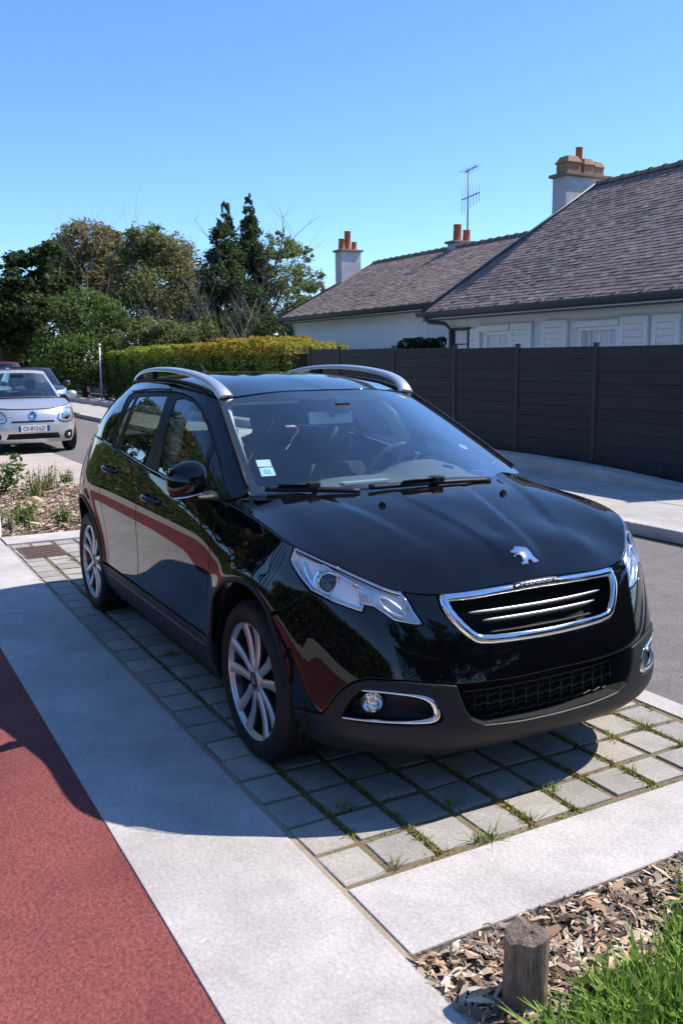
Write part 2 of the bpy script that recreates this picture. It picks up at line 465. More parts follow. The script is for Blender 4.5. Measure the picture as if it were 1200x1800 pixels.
def mk_glass(name, tint, ior=1.5, refl=1.0, rough=0.0, film=0.0):
    m = bpy.data.materials.new(name); m.use_nodes = True; nt = m.node_tree; nt.nodes.clear()
    o = N(nt, 'ShaderNodeOutputMaterial'); mx = N(nt, 'ShaderNodeMixShader'); tr = N(nt, 'ShaderNodeBsdfTransparent'); gl = N(nt, 'ShaderNodeBsdfGlossy')
    tr.inputs[0].default_value = (*tint, 1); gl.inputs['Roughness'].default_value = rough; gl.inputs[0].default_value = (1, 1, 1, 1)
    ge = N(nt, 'ShaderNodeNewGeometry'); dp = N(nt, 'ShaderNodeVectorMath', operation='DOT_PRODUCT'); nt.links.new(ge.outputs['Normal'], dp.inputs[0]); nt.links.new(ge.outputs['Incoming'], dp.inputs[1])
    r0 = ((ior-1)/(ior+1))**2; om = mathn(nt, 'SUBTRACT', 1.0, mathn(nt, 'ABSOLUTE', dp.outputs['Value']))   # same from both sides of a thin pane
    f2 = mathn(nt, 'MULTIPLY', mathn(nt, 'ADD', mathn(nt, 'MULTIPLY', mathn(nt, 'POWER', om, 5.0), 1-r0), r0), refl); nt.links.new(f2, mx.inputs[0])
    nt.links.new(tr.outputs[0], mx.inputs[1]); nt.links.new(gl.outputs[0], mx.inputs[2])
    if film:   # thin dust veil, tinted bluish to put a sunlit haze into the pane
        df = N(nt, 'ShaderNodeBsdfDiffuse'); df.inputs[0].default_value = (.6, .7, .78, 1); m2 = N(nt, 'ShaderNodeMixShader'); v = texcoord(nt, 'World', 1.0)
        nt.links.new(mathn(nt, 'MULTIPLY', ramp(nt, noise(nt, v, 5, 4), [(.25, (.5,)*3), (.8, (1,)*3)]), film), m2.inputs[0]); nt.links.new(mx.outputs[0], m2.inputs[1]); nt.links.new(df.outputs[0], m2.inputs[2]); nt.links.new(m2.outputs[0], o.inputs[0])
    else: nt.links.new(mx.outputs[0], o.inputs[0])
    return m
WGLASS = mk_glass('windscreen_glass', (.80, .93, .92), 1.52, 2.6, film=.010)
SGLASS = mk_glass('side_window_glass', (.50, .58, .56), 1.52, 1.9, film=.006)
LENS = mk_glass('clear_lamp_lens', (.97, .98, .99), 1.46, 1.0)
REDLENS = plain('red_lamp_lens', (.35, .01, .012), .08, coat=1.0, coatr=.03)
LAMPSILVER = plain('lamp_reflector_silver', (.84, .86, .89), .16, .8)
LAMPGREY = plain('lamp_grey_bezel', (.88, .90, .93), .35, .0)
AMBER = plain('amber_bulb', (.75, .22, .03), .25)
TRIM = plain('light_headliner', (.70, .69, .66), .8)
DASHM = mk_plastic('dashboard_vinyl', (.14, .142, .145), .55, 600, .2)
SEATM = mk_plastic('seat_cloth', (.05, .05, .056), .85, 400, .3)
PAPER = None
def mk_sticker():
    m, nt, p = nmat('teal_sticker'); v = texcoord(nt, 'Generated', 1.0)
    w = N(nt, 'ShaderNodeTexWave', wave_type='BANDS', bands_direction='Z'); w.inputs['Scale'].default_value = 1.3; w.inputs['Distortion'].default_value = 3; w.inputs['Detail'].default_value = 2
    nt.links.new(v, w.inputs[0]); c = ramp(nt, w.outputs['Fac'], [(.0, (.35, .78, .78)), (.55, (.80, .93, .92)), (1, (.85, .95, .95))])
    nt.links.new(c, p.inputs['Base Color']); setp(p, rough=.6); return m
STICK = mk_sticker(); STICKW = plain('white_sticker', (.82, .86, .86), .6)
# ================================================================== the place
def pos(px, py, depth): return CPOS+px_ray(px, py)*depth
def gpos(px, depth):
    p = pos(px, 645, depth); return float(p[0]), float(p[1])
def ztop(px, py, depth): return float(pos(px, py, depth)[2])
def mk_ground(name, c1, c2, sc, speck, speckc, rough=.9, bs=.25, bd=.004, big=.35, dark=None):
    """mineral surface: two-tone grain, speckles, slow stains"""
    m, nt, p = nmat(name); v = texcoord(nt, 'World', 1.0)
    n1 = noise(nt, v, sc, 3, .7); n2 = noise(nt, v, 1.3, 5, .6); n3 = noise(nt, v, sc*3.1, 2, .5)
    c = ramp(nt, n1, [(.30, c1), (.70, c2)])
    sp1 = ramp(nt, n3, [(.60, (0, 0, 0)), (.72, (1, 1, 1))]); c = mixc(nt, mathn(nt, 'MULTIPLY', sp1, speck), c, speckc)
    st = ramp(nt, n2, [(.35, (1-big*.5,)*3), (.65, (1, 1, 1))]); c = mixc(nt, 1.0, c, st, 'MULTIPLY'); c = mixc(nt, 1.0, c, ramp(nt, noise(nt, v, 6.5, 5, .65), [(.3, (.86, .85, .84)), (.55, (1, 1, 1)), (.75, (1.06, 1.05, 1.04))]), 'MULTIPLY')
    if dark: 
        n4 = ramp(nt, voro(nt, v, dark[0]), [(0, (1, 1, 1)), (dark[1], (0, 0, 0))]); c = mixc(nt, mathn(nt, 'MULTIPLY', n4, dark[2]), c, dark[3])
    nt.links.new(c, p.inputs['Base Color']); setp(p, rough=rough, spec=.25)
    b1 = bump(nt, p, n1, bs, bd)
    return m
CONC = mk_ground('pale_concrete', (.50, .455, .43), (.71, .67, .64), 80, .75, (.34, .31, .29), .85, .45, .003, .5, (42, .10, .5, (.25, .22, .20)))
PAVE = mk_ground('grey_paver', (.34, .325, .305), (.50, .48, .455), 150, .6, (.24, .23, .22), .9, .5, .003, .35, (55, .10, .5, (.18, .16, .15)))
REDM = mk_ground('red_asphalt', (.19, .048, .047), (.385, .120, .110), 75, .7, (.11, .028, .03), .85, 1.0, .006, .5, (60, .13, .5, (.06, .02, .022)))
ROADM = mk_ground('worn_asphalt', (.14, .127, .122), (.27, .247, .235), 70, .6, (.31, .29, .27), .88, .7, .005, .3, (60, .12, .5, (.05, .048, .046)))
PATHM = mk_ground('pale_path', (.44, .41, .38), (.56, .53, .49), 60, .4, (.36, .33, .31), .9, .3, .003, .3)
SOIL = mk_ground('joint_soil', (.15, .115, .07), (.33, .26, .165), 110, .4, (.05, .05, .02), .95, .8, .006, .3)
EARTH = mk_ground('bed_earth', (.10, .075, .052), (.22, .17, .125), 70, .4, (.07, .05, .035), .95, .8, .01, .4)
GRAVEL = mk_ground('sandy_verge', (.50, .42, .37), (.64, .55, .49), 40, .4, (.30, .24, .2), .95, .5, .01, .4, (16, .10, .5, (.18, .13, .10)))
FIELD = mk_ground('dull_field', (.06, .07, .035), (.13, .13, .07), 6, .3, (.16, .14, .09), .95, .5, .02, .5)
def sheet(name, pts, z, mat, kind='structure'):
    o = MB().add([(x, y, z) for x, y in pts], [tuple(range(len(pts)))]).build(name, mat); tag(o, kind=kind); return o
def rect(x0, x1, y0, y1): return [(x0, y0), (x1, y0), (x1, y1), (x0, y1)]
sheet('ground', rect(-1200, 1200, -1200, 1200), -.12, FIELD)
# road and far pavement
road = MB().box((-60, 2.51, -.06), (260, 2.86, .112)).build('road', ROADM); tag(road, kind='structure')
fp = MB()
fp.box((-60, 5.2, .035), (260, 2.22, .13)).build
swalk = fp.build('far_pavement', PATHM); tag(swalk, kind='structure')
for i in range(30):
    x = 6-i*1.01
    MB().box((x, 4.02, .022), (1.0, .14, .164)).build('kerb_stone', CONC, swalk, bevel=.012)
kerb_shade = MB().box((-60, 3.90, -.0015), (260, .085, .006)).build('kerb_shade_strip', mk_ground('kerb_shade_asphalt', (.02, .02, .02), (.05, .048, .046), 60, .3, (.08, .08, .07), .9, .6, .005, .3)); tag(kerb_shade, kind='structure')  # dark strip at the road edge, painting in the kerb face's shade
for i in range(9):
    MB().box((2.4-i*2.3, 4.55+.5*(i % 2), .1008), (.010, .9, .003), Matrix.Rotation(.15*(i % 3-1), 3, 'Z')).build('slab_joint', plain('joint_grey', (.2, .19, .18), .9) if i == 0 else bpy.data.materials['joint_grey'], swalk)
for j, yy in enumerate((5.05,)):
    MB().box((-8, yy, .1012), (24, .010, .003)).build('slab_joint', bpy.data.materials['joint_grey'], swalk)
# parking bay: base, pavers, joints
bay = sheet('parking_bay', rect(-5.02, .985, -.943, .955), -.007, SOIL)
sheet('parking_bay', rect(-40, -13.0, -.962, 1.085), -.006, PAVE)
PV = []
def paver_mesh(seed, lx, ly):
    r = random.Random(seed); me = bpy.data.meshes.new('paver'); bm = bmesh.new()
    bmesh.ops.create_cube(bm, size=1.0)
    for v in bm.verts: v.co = Vector((v.co.x*(lx+r.uniform(-.006, .006)), v.co.y*(ly+r.uniform(-.006, .006)), v.co.z*.07-.035+(r.uniform(-.002, .002) if v.co.z > 0 else 0)))
    top = [e for e in bm.edges if all(v.co.z > -.02 for v in e.verts)]; vert = [e for e in bm.edges if abs(e.verts[0].co.z-e.verts[1].co.z) > .05]
    bmesh.ops.bevel(bm, geom=vert+top, offset=.0035, segments=2, affect='EDGES', profile=.6)
    for v in bm.verts: v.co += Vector((r.uniform(-1, 1), r.uniform(-1, 1), r.uniform(-.5, .5)))*.0012
    for f in bm.faces: f.smooth = False
    bm.to_mesh(me); bm.free(); me.materials.append(PAVE); return me
def mk_pavevar():
    m, nt, p = nmat('paver_stone'); v = texcoord(nt, 'World', 1.0); r = obj_rand(nt)
    n1 = noise(nt, v, 85, 3, .75); n3 = noise(nt, v, 260, 2, .5); n2 = noise(nt, v, 9, 4)
    c = ramp(nt, n1, [(.3, (.36, .335, .31)), (.7, (.54, .51, .475))])
    c = mixc(nt, mathn(nt, 'MULTIPLY', ramp(nt, n3, [(.58, (0,)*3), (.7, (1,)*3)]), .55), c, (.22, .21, .2))
    c = mixc(nt, 1.0, c, ramp(nt, r, [(0, (.80, .80, .80)), (.5, (.97, .96, .95)), (1, (1.1, 1.07, 1.03))]), 'MULTIPLY')
    c = mixc(nt, 1.0, c, ramp(nt, n2, [(.3, (.82, .80, .78)), (.62, (1, 1, 1))]), 'MULTIPLY')
    nt.links.new(c, p.inputs['Base Color']); setp(p, rough=.92, spec=.2); bump(nt, p, n1, .55, .003); return m
PAVE2 = mk_pavevar()
pm = [paver_mesh(i, .170, .160) for i in range(6)]; pml = [paver_mesh(20+i, .186, .146) for i in range(4)]
for me in pm+pml: me.materials.clear(); me.materials.append(PAVE2)
cols = [(-.864, True)]+[(-.682+.190*k, False) for k in range(9)]
for r in range(30):
    for y, left in cols:
        o = bpy.data.objects.new('paver', random.choice(pml if left else pm)); COL.objects.link(o); o.parent = bay
        o.location = (.873-.2*r+random.uniform(-.003, .003), y+random.uniform(-.003, .003), random.uniform(-.0025, .002)); o.rotation_euler = (random.uniform(-.004, .004), random.uniform(-.004, .004), random.uniform(-.012, .012))
# concrete strips, slab by slab
strip = empty('concrete_edging', (0, 0, 0)); tag(strip, 'pale concrete slab border beside the red path', 'edging')
SAND = mk_ground('sand_joint', (.36, .29, .22), (.52, .43, .34), 120, .5, (.25, .2, .15), .95, .5, .004, .4)
strip = sheet('pavement_edging', rect(-20, 3.6, -1.468, -.944), -.004, SAND)
def slab(x0, x1, y0, y1, z=0.0, parent=None, th=.10, mat=None):
    g = .0012; mb = MB().box(((x0+x1)/2, (y0+y1)/2, z-th/2), (x1-x0-2*g, y1-y0-2*g, th)); o = mb.build('slab', mat or CONC, parent, bevel=.002, seg=1); return o
bpy.data.objects.remove(bpy.data.objects['concrete_edging'])
_xs = [3.6, 1.62, .44]+[-.74-.98*k for k in range(18)]
for a, b in zip(_xs[1:], _xs[:-1]): slab(a, b, -1.468, -.964, .0008*random.uniform(-1, 1), strip)
fslab = sheet('front_edging', rect(.986, 1.338, -.943, 1.08), -.005, SAND)
for a, b in ((-.944, .53), (.53, 1.085)): slab(.992, 1.338, a, b, 0.001, fslab)
eslab = sheet('road_edging', rect(-40, .99, .955, 1.085), -.03, SOIL)
for i in range(16): slab(.985-(i+1)*1.0, .985-i*1.0, .958, 1.085, 0.0, eslab)
bslab = sheet('rear_edging', rect(-5.40, -5.02, -.958, 1.08), -.03, SOIL)
for a, b in ((-.958, .05), (.05, 1.085)): slab(-5.385, -5.03, a, b, .012, bslab)
tw = sheet('bed_edging', rect(-13.25, -12.9, -.958, 1.08), -.03, SOIL)
for a, b in ((-.958, .05), (.05, 1.085)): slab(-13.2, -12.92, a, b, .012, tw)
red = MB().add([(8, -1.47, -.002), (-2.25, -1.47, -.002), (-2.9, -1.62, -.002), (-3.8, -1.90, -.002), (-5.2, -2.10, -.002), (-8, -2.2, -.002), (-60, -2.2, -.002), (-60, -3.5, -.002), (8, -3.5, -.002)], [tuple(range(9))]).build('red_path', REDM); tag(red, kind='structure')
sheet('near_pavement', rect(-60, 8, -5.6, -1.4705), -.006, PATHM)
dr = MB().box((-4.60, -.745, -.003), (.52, .34, .012)).build('drain_cover', plain('rusty_iron', (.16, .105, .08), .7, .4)); tag(dr, 'rusty flat drain cover set beside the rear edging slab', 'drain cover')
for k in range(7): MB().box((-4.82+k*.073, -.745, .0042), (.03, .28, .006)).build('grate_bar', bpy.data.materials['rusty_iron'], dr)
# planting beds
def bed(name, x0, x1, y0, y1, z, amp, seed, mat):
    nx, ny = 40, 30; r = np.random.default_rng(seed); ph = r.uniform(0, 6, 8)
    X, Y = np.meshgrid(np.linspace(x0, x1, nx), np.linspace(y0, y1, ny), indexing='ij')
    ed = np.minimum.reduce([X-x0, x1-X, Y-y0, y1-Y]); Z = z+amp*np.clip(ed/.35, 0, 1)*(.6+.25*np.sin(3*X+ph[0])*np.cos(4*Y+ph[1])+.15*np.sin(9*X+ph[2]+5*Y))
    V, F = grid_mesh(np.stack([X, Y, Z], -1)); o = pydata(name, V, F, mat, None, smooth=True); tag(o, kind='structure'); return lambda x, y: z+amp*np.clip(np.minimum.reduce([x-x0, x1-x, y-y0, y1-y])/.35, 0, 1)*(.6+.25*np.sin(3*x+ph[0])*np.cos(4*y+ph[1])+.15*np.sin(9*x+ph[2]+5*y))
bedA = bed('planting_bed', 1.341, 5.0, -.955, 1.08, -.022, .035, 3, EARTH)
bedB = bed('planting_bed', -12.9, -5.405, -.955, 1.08, -.04, .05, 4, EARTH)
vg = sheet('sandy_verge', rect(-12.88, -8.6, -.94, 1.07), .022, GRAVEL)
def mk_attr(name, rough=.8, trans=0.0, attr='tint', bumpsc=None, spec=.2):
    m, nt, p = nmat(name); a = N(nt, 'ShaderNodeAttribute'); a.attribute_name = attr
    setp(p, rough=rough, spec=spec); nt.links.new(a.outputs['Color'], p.inputs['Base Color'])
    if trans:
        t = N(nt, 'ShaderNodeBsdfTranslucent'); nt.links.new(a.outputs['Color'], t.inputs[0]); mx = N(nt, 'ShaderNodeMixShader'); mx.inputs[0].default_value = trans
        out = nt.nodes['Material Output']; nt.links.new(p.outputs[0], mx.inputs[1]); nt.links.new(t.outputs[0], mx.inputs[2]); nt.links.new(mx.outputs[0], out.inputs[0])
    if bumpsc:
        v = texcoord(nt, 'World', 1.0); bump(nt, p, noise(nt, v, bumpsc, 3), .5, .004)
    return m
def poly_soup(name, V, k, colors, mat, parent=None):
    """V: (n,k,3) separate k-gons with one colour each"""
    n = len(V); me = bpy.data.meshes.new(name); me.vertices.add(n*k); me.vertices.foreach_set('co', np.ascontiguousarray(V, np.float32).ravel())
    me.loops.add(n*k); me.loops.foreach_set('vertex_index', np.arange(n*k, dtype=np.int32)); me.polygons.add(n)
    me.polygons.foreach_set('loop_start', np.arange(0, n*k, k, dtype=np.int32)); me.polygons.foreach_set('loop_total', np.full(n, k, np.int32))
    at = me.attributes.new('tint', 'FLOAT_COLOR', 'FACE'); c = np.ones((n, 4), np.float32); c[:, :3] = colors; at.data.foreach_set('color', c.ravel())
    me.update(calc_edges=True); return link(name, me, mat, parent)
LEAF = mk_attr('leaf_green', .55, .48); WOODCHIP = mk_attr('wood_chip', .85, 0, bumpsc=300); GRASSM = mk_attr('grass_blade', .5, .35)
def randq(n, rng, tilt=1.0):
    """random local frames"""
    a = rng.normal(size=(n, 3)); a /= np.linalg.norm(a, axis=1, keepdims=True)
    b = rng.normal(size=(n, 3)); b -= (a*b).sum(1, keepdims=True)*a; b /= np.linalg.norm(b, axis=1, keepdims=True); return a, b
def chips(name, fn, x0, x1, y0, y1, n, size, seed, pal):
    r = np.random.default_rng(seed); x = r.uniform(x0, x1, n); y = r.uniform(y0, y1, n); z = fn(x, y)+r.uniform(.0, .028, n)*size/.03
    az = r.uniform(0, 2*np.pi, n); L = size*r.lognormal(0, .45, n); Wd = L*r.uniform(.14, .36, n); pit = r.normal(0, .20, n); rol = r.normal(0, .32, n); bend = r.uniform(-.15, .5, n)*L*.7
    ux = np.stack([np.cos(az)*np.cos(pit), np.sin(az)*np.cos(pit), np.sin(pit)], 1); s_ = np.stack([-np.sin(az), np.cos(az), np.zeros(n)], 1)
    up = np.cross(ux, s_); s2 = s_*np.cos(rol)[:, None]+up*np.sin(rol)[:, None]; up2 = np.cross(ux, s2); c = np.stack([x, y, z], 1)
    P = lambda a, b, h: c+ux*(a*L/2)[:, None]+s2*(b*Wd/2)[:, None]+up2*(h*bend)[:, None]
    o = np.ones(n); j = lambda s: r.uniform(1-s, 1+s, n)
    A, B, C, D, E_, F_ = P(-o*j(.15), -.5*o*j(.5), 0*o), P(-o*j(.15), .5*o*j(.5), 0*o), P(0*o, o*j(.3), .6*o), P(0*o, -o*j(.3), .6*o), P(o*j(.2), .35*o*j(.8), 0*o), P(o*j(.2), -.45*o*j(.6), 0*o)
    V = np.concatenate([np.stack([A, D, C, B], 1), np.stack([D, F_, E_, C], 1)]); pal = np.array(pal); ci = pal[r.integers(0, len(pal), n)]*r.uniform(.75, 1.25, (n, 1))
    ob = poly_soup(name, V, 4, np.concatenate([ci, ci*.96]), WOODCHIP); return ob
CP = [(.42, .30, .20), (.34, .235, .16), (.27, .19, .13), (.47, .37, .27), (.18, .125, .09), (.36, .28, .22), (.24, .20, .17), (.52, .42, .32), (.13, .09, .065)]
tag(chips('wood_chips', bedA, 1.35, 2.7, -.95, 1.06, 23000, .031, 11, [(min(.8, c[0]*1.5), c[1]*1.42, c[2]*1.34) for c in CP]+[(.16, .11, .08), (.10, .07, .05), (.22, .17, .13), (.66, .58, .48)]), 'curled brown wood chips heaped over the bed round the stump', 'wood chips', kind='stuff')
tag(chips('bark_crumbs', bedA, 1.35, 2.7, -.95, .9, 14000, .011, 13, CP), 'fine bark crumbs lying between the wood chips by the stump', 'bark crumbs', kind='stuff')
tag(chips('wood_chips', bedB, -9.0, -5.42, -.95, 1.05, 9000, .045, 12, [(min(.75, c[0]*1.5), c[1]*1.5, c[2]*1.5) for c in CP]), 'pale wood chips covering the bed behind the black car', 'wood chips', kind='stuff')
def blades(name, P, h, w, seed, pal, lean=.35, segs=3, parent=None, curl=.5):
    r = np.random.default_rng(seed); n = len(P); az = r.uniform(0, 2*np.pi, n); d = np.stack([np.cos(az), np.sin(az), np.zeros(n)], 1); s_ = np.stack([-np.sin(az), np.cos(az), np.zeros(n)], 1)
    ln = np.abs(r.normal(0, lean, n)); H = h*r.uniform(.55, 1.25, n); Wd = w*r.uniform(.7, 1.3, n); out = []; prev = None; pal = np.array(pal); ci = pal[r.integers(0, len(pal), n)]*r.uniform(.8, 1.2, (n, 1)); cols = []
    for k in range(segs+1):
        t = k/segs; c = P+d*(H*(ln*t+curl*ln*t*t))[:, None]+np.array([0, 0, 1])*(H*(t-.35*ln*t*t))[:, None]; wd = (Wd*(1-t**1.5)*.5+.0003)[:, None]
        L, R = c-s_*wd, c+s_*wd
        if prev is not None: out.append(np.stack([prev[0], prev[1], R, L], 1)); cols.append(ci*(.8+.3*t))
        prev = (L, R)
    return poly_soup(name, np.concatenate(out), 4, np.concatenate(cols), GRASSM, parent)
GP = [(.17, .27, .045), (.22, .32, .07), (.12, .20, .035), (.30, .36, .11), (.10, .16, .03), (.36, .32, .15)]
def clumps(cs, per, spread, seed):
    r = np.random.default_rng(seed); P = []
    for x, y, z, k in cs:
        m = int(per*k); q = r.normal(0, spread*k**.5, (m, 2)); P.append(np.stack([x+q[:, 0], y+q[:, 1], np.full(m, z)], 1))
    return np.concatenate(P)
r_ = np.random.default_rng(5); cs = []
while len(cs) < 120:
    q = (r_.uniform(960, 1300), r_.uniform(1570, 1980))
    e = 1600+(1200-q[0])*.75
    if q[1] < e or r_.uniform() > np.clip((q[1]-e)/90, .15, 1): continue
    w_ = at_ground(*q); cs.append((float(w_[0]), float(w_[1]), -.02, r_.uniform(.4, 1.3)))
gq = clumps(cs, 44, .032, 6); gq[:, 2] = bedA(gq[:, 0], gq[:, 1])
tag(blades('grass', gq, .098, .012, 7, [(.20, .34, .05), (.26, .40, .07), (.14, .25, .04), (.34, .44, .11), (.11, .19, .03)], .5), 'tall fresh green grass growing over the chip bed beside the stump', 'grass', kind='stuff')
# broad leaves among the grass
def leaflets(P, size, r, pal, up=.4):
    n = len(P); a, b = randq(n, r); a[:, 2] = np.abs(a[:, 2])+up; a /= np.linalg.norm(a, axis=1, keepdims=True); b -= (a*b).sum(1, keepdims=True)*a; b /= np.maximum(np.linalg.norm(b, axis=1, keepdims=True), 1e-6); c = np.cross(a, b)
    s_ = (size*r.uniform(.6, 1.4, n))[:, None]; V = np.stack([P-b*s_, P-c*s_*.45+a*s_*.1, P+b*s_, P+c*s_*.45+a*s_*.1], 1)
    pal = np.array(pal); return V, pal[r.integers(0, len(pal), n)]*r.uniform(.7, 1.25, (n, 1))
P = gq[r_.integers(0, len(gq), 900)]+np.stack([r_.normal(0, .03, 900), r_.normal(0, .03, 900), r_.uniform(.02, .09, 900)], 1)
V, c = leaflets(P, .020, r_, [(.20, .34, .05), (.28, .40, .08), (.14, .25, .04)]); tag(poly_soup('weed_leaves', V, 4, c, LEAF), 'small broad weed leaves among the tall grass', 'weeds', kind='stuff')
# moss and grass in the paver joints
P = []
for r in range(30):
    x = .873-.2*r-.1
    for k in range(int(60 if r < 8 else 25)): P.append((x+r_.normal(0, .006), r_.uniform(-.78, .94), -.007))
for k in range(10):
    y = -.777+.19*k
    for i in range(700): P.append((.96-r_.power(.6)*0-r_.uniform(0, 1)**1.6*4.0, y+r_.normal(0, .006), -.007))
for i in range(220): P.append((.974+r_.normal(0, .006), r_.uniform(-.8, .94), -.012))
P = np.array(P); cl = (np.sin(P[:, 0]*9.1+P[:, 1]*5)+np.sin(P[:, 1]*13-P[:, 0]*3.7)) > -.2; P = P[cl]
tag(blades('joint_moss', P, .020, .006, 9, [(.28, .26, .05), (.36, .30, .08), (.16, .20, .035), (.22, .25, .045), (.30, .22, .08)], .8, 2), 'short moss and grass growing in the joints between pavers', 'moss', kind='stuff')
cs = [tuple(at_ground(px, py))[:2]+(-.012, k) for px, py, k in ((607, 1421, .8), (795, 1415, .9), (1130, 1280, .9), (1075, 1300, .6), (840, 1478, .5), (970, 1390, .7), (690, 1522, .5), (860, 1472, .6), (1110, 1358, .5), (930, 1440, .4), (280, 1075, .7), (300, 1150, .8), (350, 1160, .6), (390, 1205, .6), (130, 985, .7), (1195, 1310, .6))]
tag(blades('joint_grass', clumps(cs, 46, .016, 8), .045, .004, 10, GP, .6), 'small grass tufts sprouting between the grey pavers', 'grass', kind='stuff')
# stump
def stump():
    x, y, _ = at_ground(921, 1755); zb = float(bedA(np.array(x), np.array(y)))-.02; R, H = .053, .215; n = 40; V = []; F = []; m = 9; r = random.Random(4)
    prof = [1+.05*math.sin(3*a+.5)+.03*math.sin(7*a)+.02*math.sin(13*a+1)-(.10 if abs(a-2.2) < .09 else 0)-(.08 if abs(a-5.1) < .09 else 0) for a in np.linspace(0, 2*math.pi, n+1)[:-1]]
    for j in range(m+1):
        t = j/m
        for i in range(n):
            a = 2*math.pi*i/n; rr = R*prof[i]*(1+.06*(1-t)**2); V.append((x+rr*math.cos(a)+.010*t, y+rr*math.sin(a)-.004*t, zb+H*t+(.006*math.sin(2*a+1)+.004*math.sin(5*a) if j == m else 0)))
    for j in range(m):
        for i in range(n): F.append((j*n+i, j*n+(i+1) % n, (j+1)*n+(i+1) % n, (j+1)*n+i))
    b = m*n
    for k, q in enumerate((.82, .5, .15)):
        st = len(V)
        for i in range(n):
            a = 2*math.pi*i/n; p = V[m*n+i]; V.append((x+.01+(p[0]-x-.01)*q, y+(p[1]-y)*q, p[2]*.6+(zb+H)*.4+(.004 if q < .9 else .002)+r.uniform(-.0015, .0015)))
        for i in range(n): F.append((b+i, b+(i+1) % n, st+(i+1) % n, st+i))
        b = st
    F.append(tuple(range(b, b+n)))
    mt, nt, p = nmat('weathered_wood'); v = texcoord(nt, 'World', (1, 1, .12)); n1 = noise(nt, v, 170, 5, .7); v2 = texcoord(nt, 'World', 1.0); n2 = noise(nt, v2, 18, 4)
    c = ramp(nt, n1, [(.28, (.14, .105, .08)), (.5, (.37, .29, .235)), (.75, (.58, .49, .42))]); c = mixc(nt, 1., c, ramp(nt, n2, [(.3, (.65, .62, .6)), (.7, (1.05, 1.03, 1))]), 'MULTIPLY')
    nt.links.new(c, p.inputs['Base Color']); setp(p, rough=.9, spec=.15); bump(nt, p, n1, 1.0, .012)
    o = MB().add(V, F, False).build('wooden_stump', mt); tag(o, 'short weathered grey brown round wooden post standing in the chip bed', 'wooden post')
stump()
# ------------------------------------------------------------------ fence
def mk_fence():
    m, nt, p = nmat('anthracite_board'); v = texcoord(nt, 'World', (1, 1, 6)); n1 = noise(nt, v, 14, 4); r = obj_rand(nt)
    c = ramp(nt, n1, [(.3, (.015, .017, .022)), (.7, (.024, .027, .035))]); c = mixc(nt, 1., c, ramp(nt, r, [(0, (.85,)*3), (1, (1.15,)*3)]), 'MULTIPLY')
    v2 = texcoord(nt, 'World', (3, 1, 1)); sc = ramp(nt, noise(nt, v2, 6, 6, .75), [(.72, (0,)*3), (.80, (1,)*3)]); c = mixc(nt, mathn(nt, 'MULTIPLY', sc, .05), c, (.4, .4, .4))
    nt.links.new(c, p.inputs['Base Color']); setp(p, rough=.55, spec=.35); bump(nt, p, n1, .15, .004); return m
FB = mk_fence(); FPM = plain('fence_post_metal', (.030, .033, .042), .4, .3)
FY = 6.15
post_x = [float(at_y(px, 611, FY)[0]) for px in (1048, 910, 800, 692, 596, 545)]
fx = [post_x[0]+2.22]+post_x
fence = empty('board_fence', (fx[3], FY, 0), 0, 'long dark anthracite fence of horizontal boards between slim posts', 'fence')
for i, x in enumerate(fx):
    zt = 1.70+.011*max(0, -x-5.5); o = MB().box((x-fx[3], -.004, zt/2+.03), (.06, .05, zt-.01)).build('post', FPM, fence, bevel=.004, seg=1)
    MB().box((x-fx[3], -.004, zt+.03), (.066, .056, .012)).build('post_cap', FPM, o)
for i in range(len(fx)-1):
    a, b = fx[i], fx[i+1]; zt = 1.68+.011*max(0, -(a+b)/2-5.5); nb = 11; h = (zt-.03)/nb
    for k in range(nb):
        MB().box(((a+b)/2-fx[3], random.uniform(-.002, .002), .035+h*(k+.5)), (abs(a-b)-.072, .026, h-.0003)).build('board', FB, fence, bevel=.004, seg=1)
# low kerb wall along the fence foot
kw = MB(); pts = []
G = np.array([[(x, 5.80, .09), (x, 5.80, .105+hh), (x, 5.84, .12+hh), (x, 6.09, .12+hh)] for x, hh in ((-40, .15), (-8, .15), (-6.2, .14), (-5.2, .115), (-4.3, .06), (-3.6, .01), (-2, 0))])
V, F = grid_mesh(G); ko = pydata('kerb_wall', V, F, CONC, None); tag(ko, 'low concrete kerb tapering down along the foot of the dark fence', 'kerb')
P = np.stack([r_.uniform(-9.5, -3.6, 420), r_.uniform(6.03, 6.10, 420), np.full(420, .22)], 1); P = P[(np.sin(P[:, 0]*3.1)+np.sin(P[:, 0]*7.3+1)) > .5]
tag(blades('weeds', P, .10, .012, 21, [(.05, .09, .02), (.08, .12, .03), (.10, .10, .04)], .7), 'low weeds growing along the foot of the dark fence', 'weeds', kind='stuff')
# ------------------------------------------------------------------ houses
def mk_tile(name, attr):
    m, nt, p = nmat(name)
    if attr: a = N(nt, 'ShaderNodeAttribute'); a.attribute_name = 'tint'; src = a.outputs['Fac']
    else: src = obj_rand(nt)
    c = ramp(nt, src, [(0, (.19, .145, .13)), (.35, (.28, .215, .19)), (.65, (.33, .25, .215)), (.85, (.27, .235, .225)), (1, (.40, .315, .28))])
    v = texcoord(nt, 'World', 1.0); n1 = noise(nt, v, 1.1, 4); n2 = noise(nt, v, 60, 3)
    c = mixc(nt, 1., c, ramp(nt, n1, [(.3, (.78, .78, .8)), (.7, (1.08, 1.05, 1.02))]), 'MULTIPLY'); c = mixc(nt, mathn(nt, 'MULTIPLY', ramp(nt, n2, [(.55, (0,)*3), (.75, (1,)*3)]), .35), c, (.20, .19, .16))
    nt.links.new(c, p.inputs['Base Color']); setp(p, rough=.85, spec=.2); bump(nt, p, n2, .4, .01); return m
TILEA = mk_tile('roof_tile', True); TILEO = mk_tile('roof_tile_single', False)
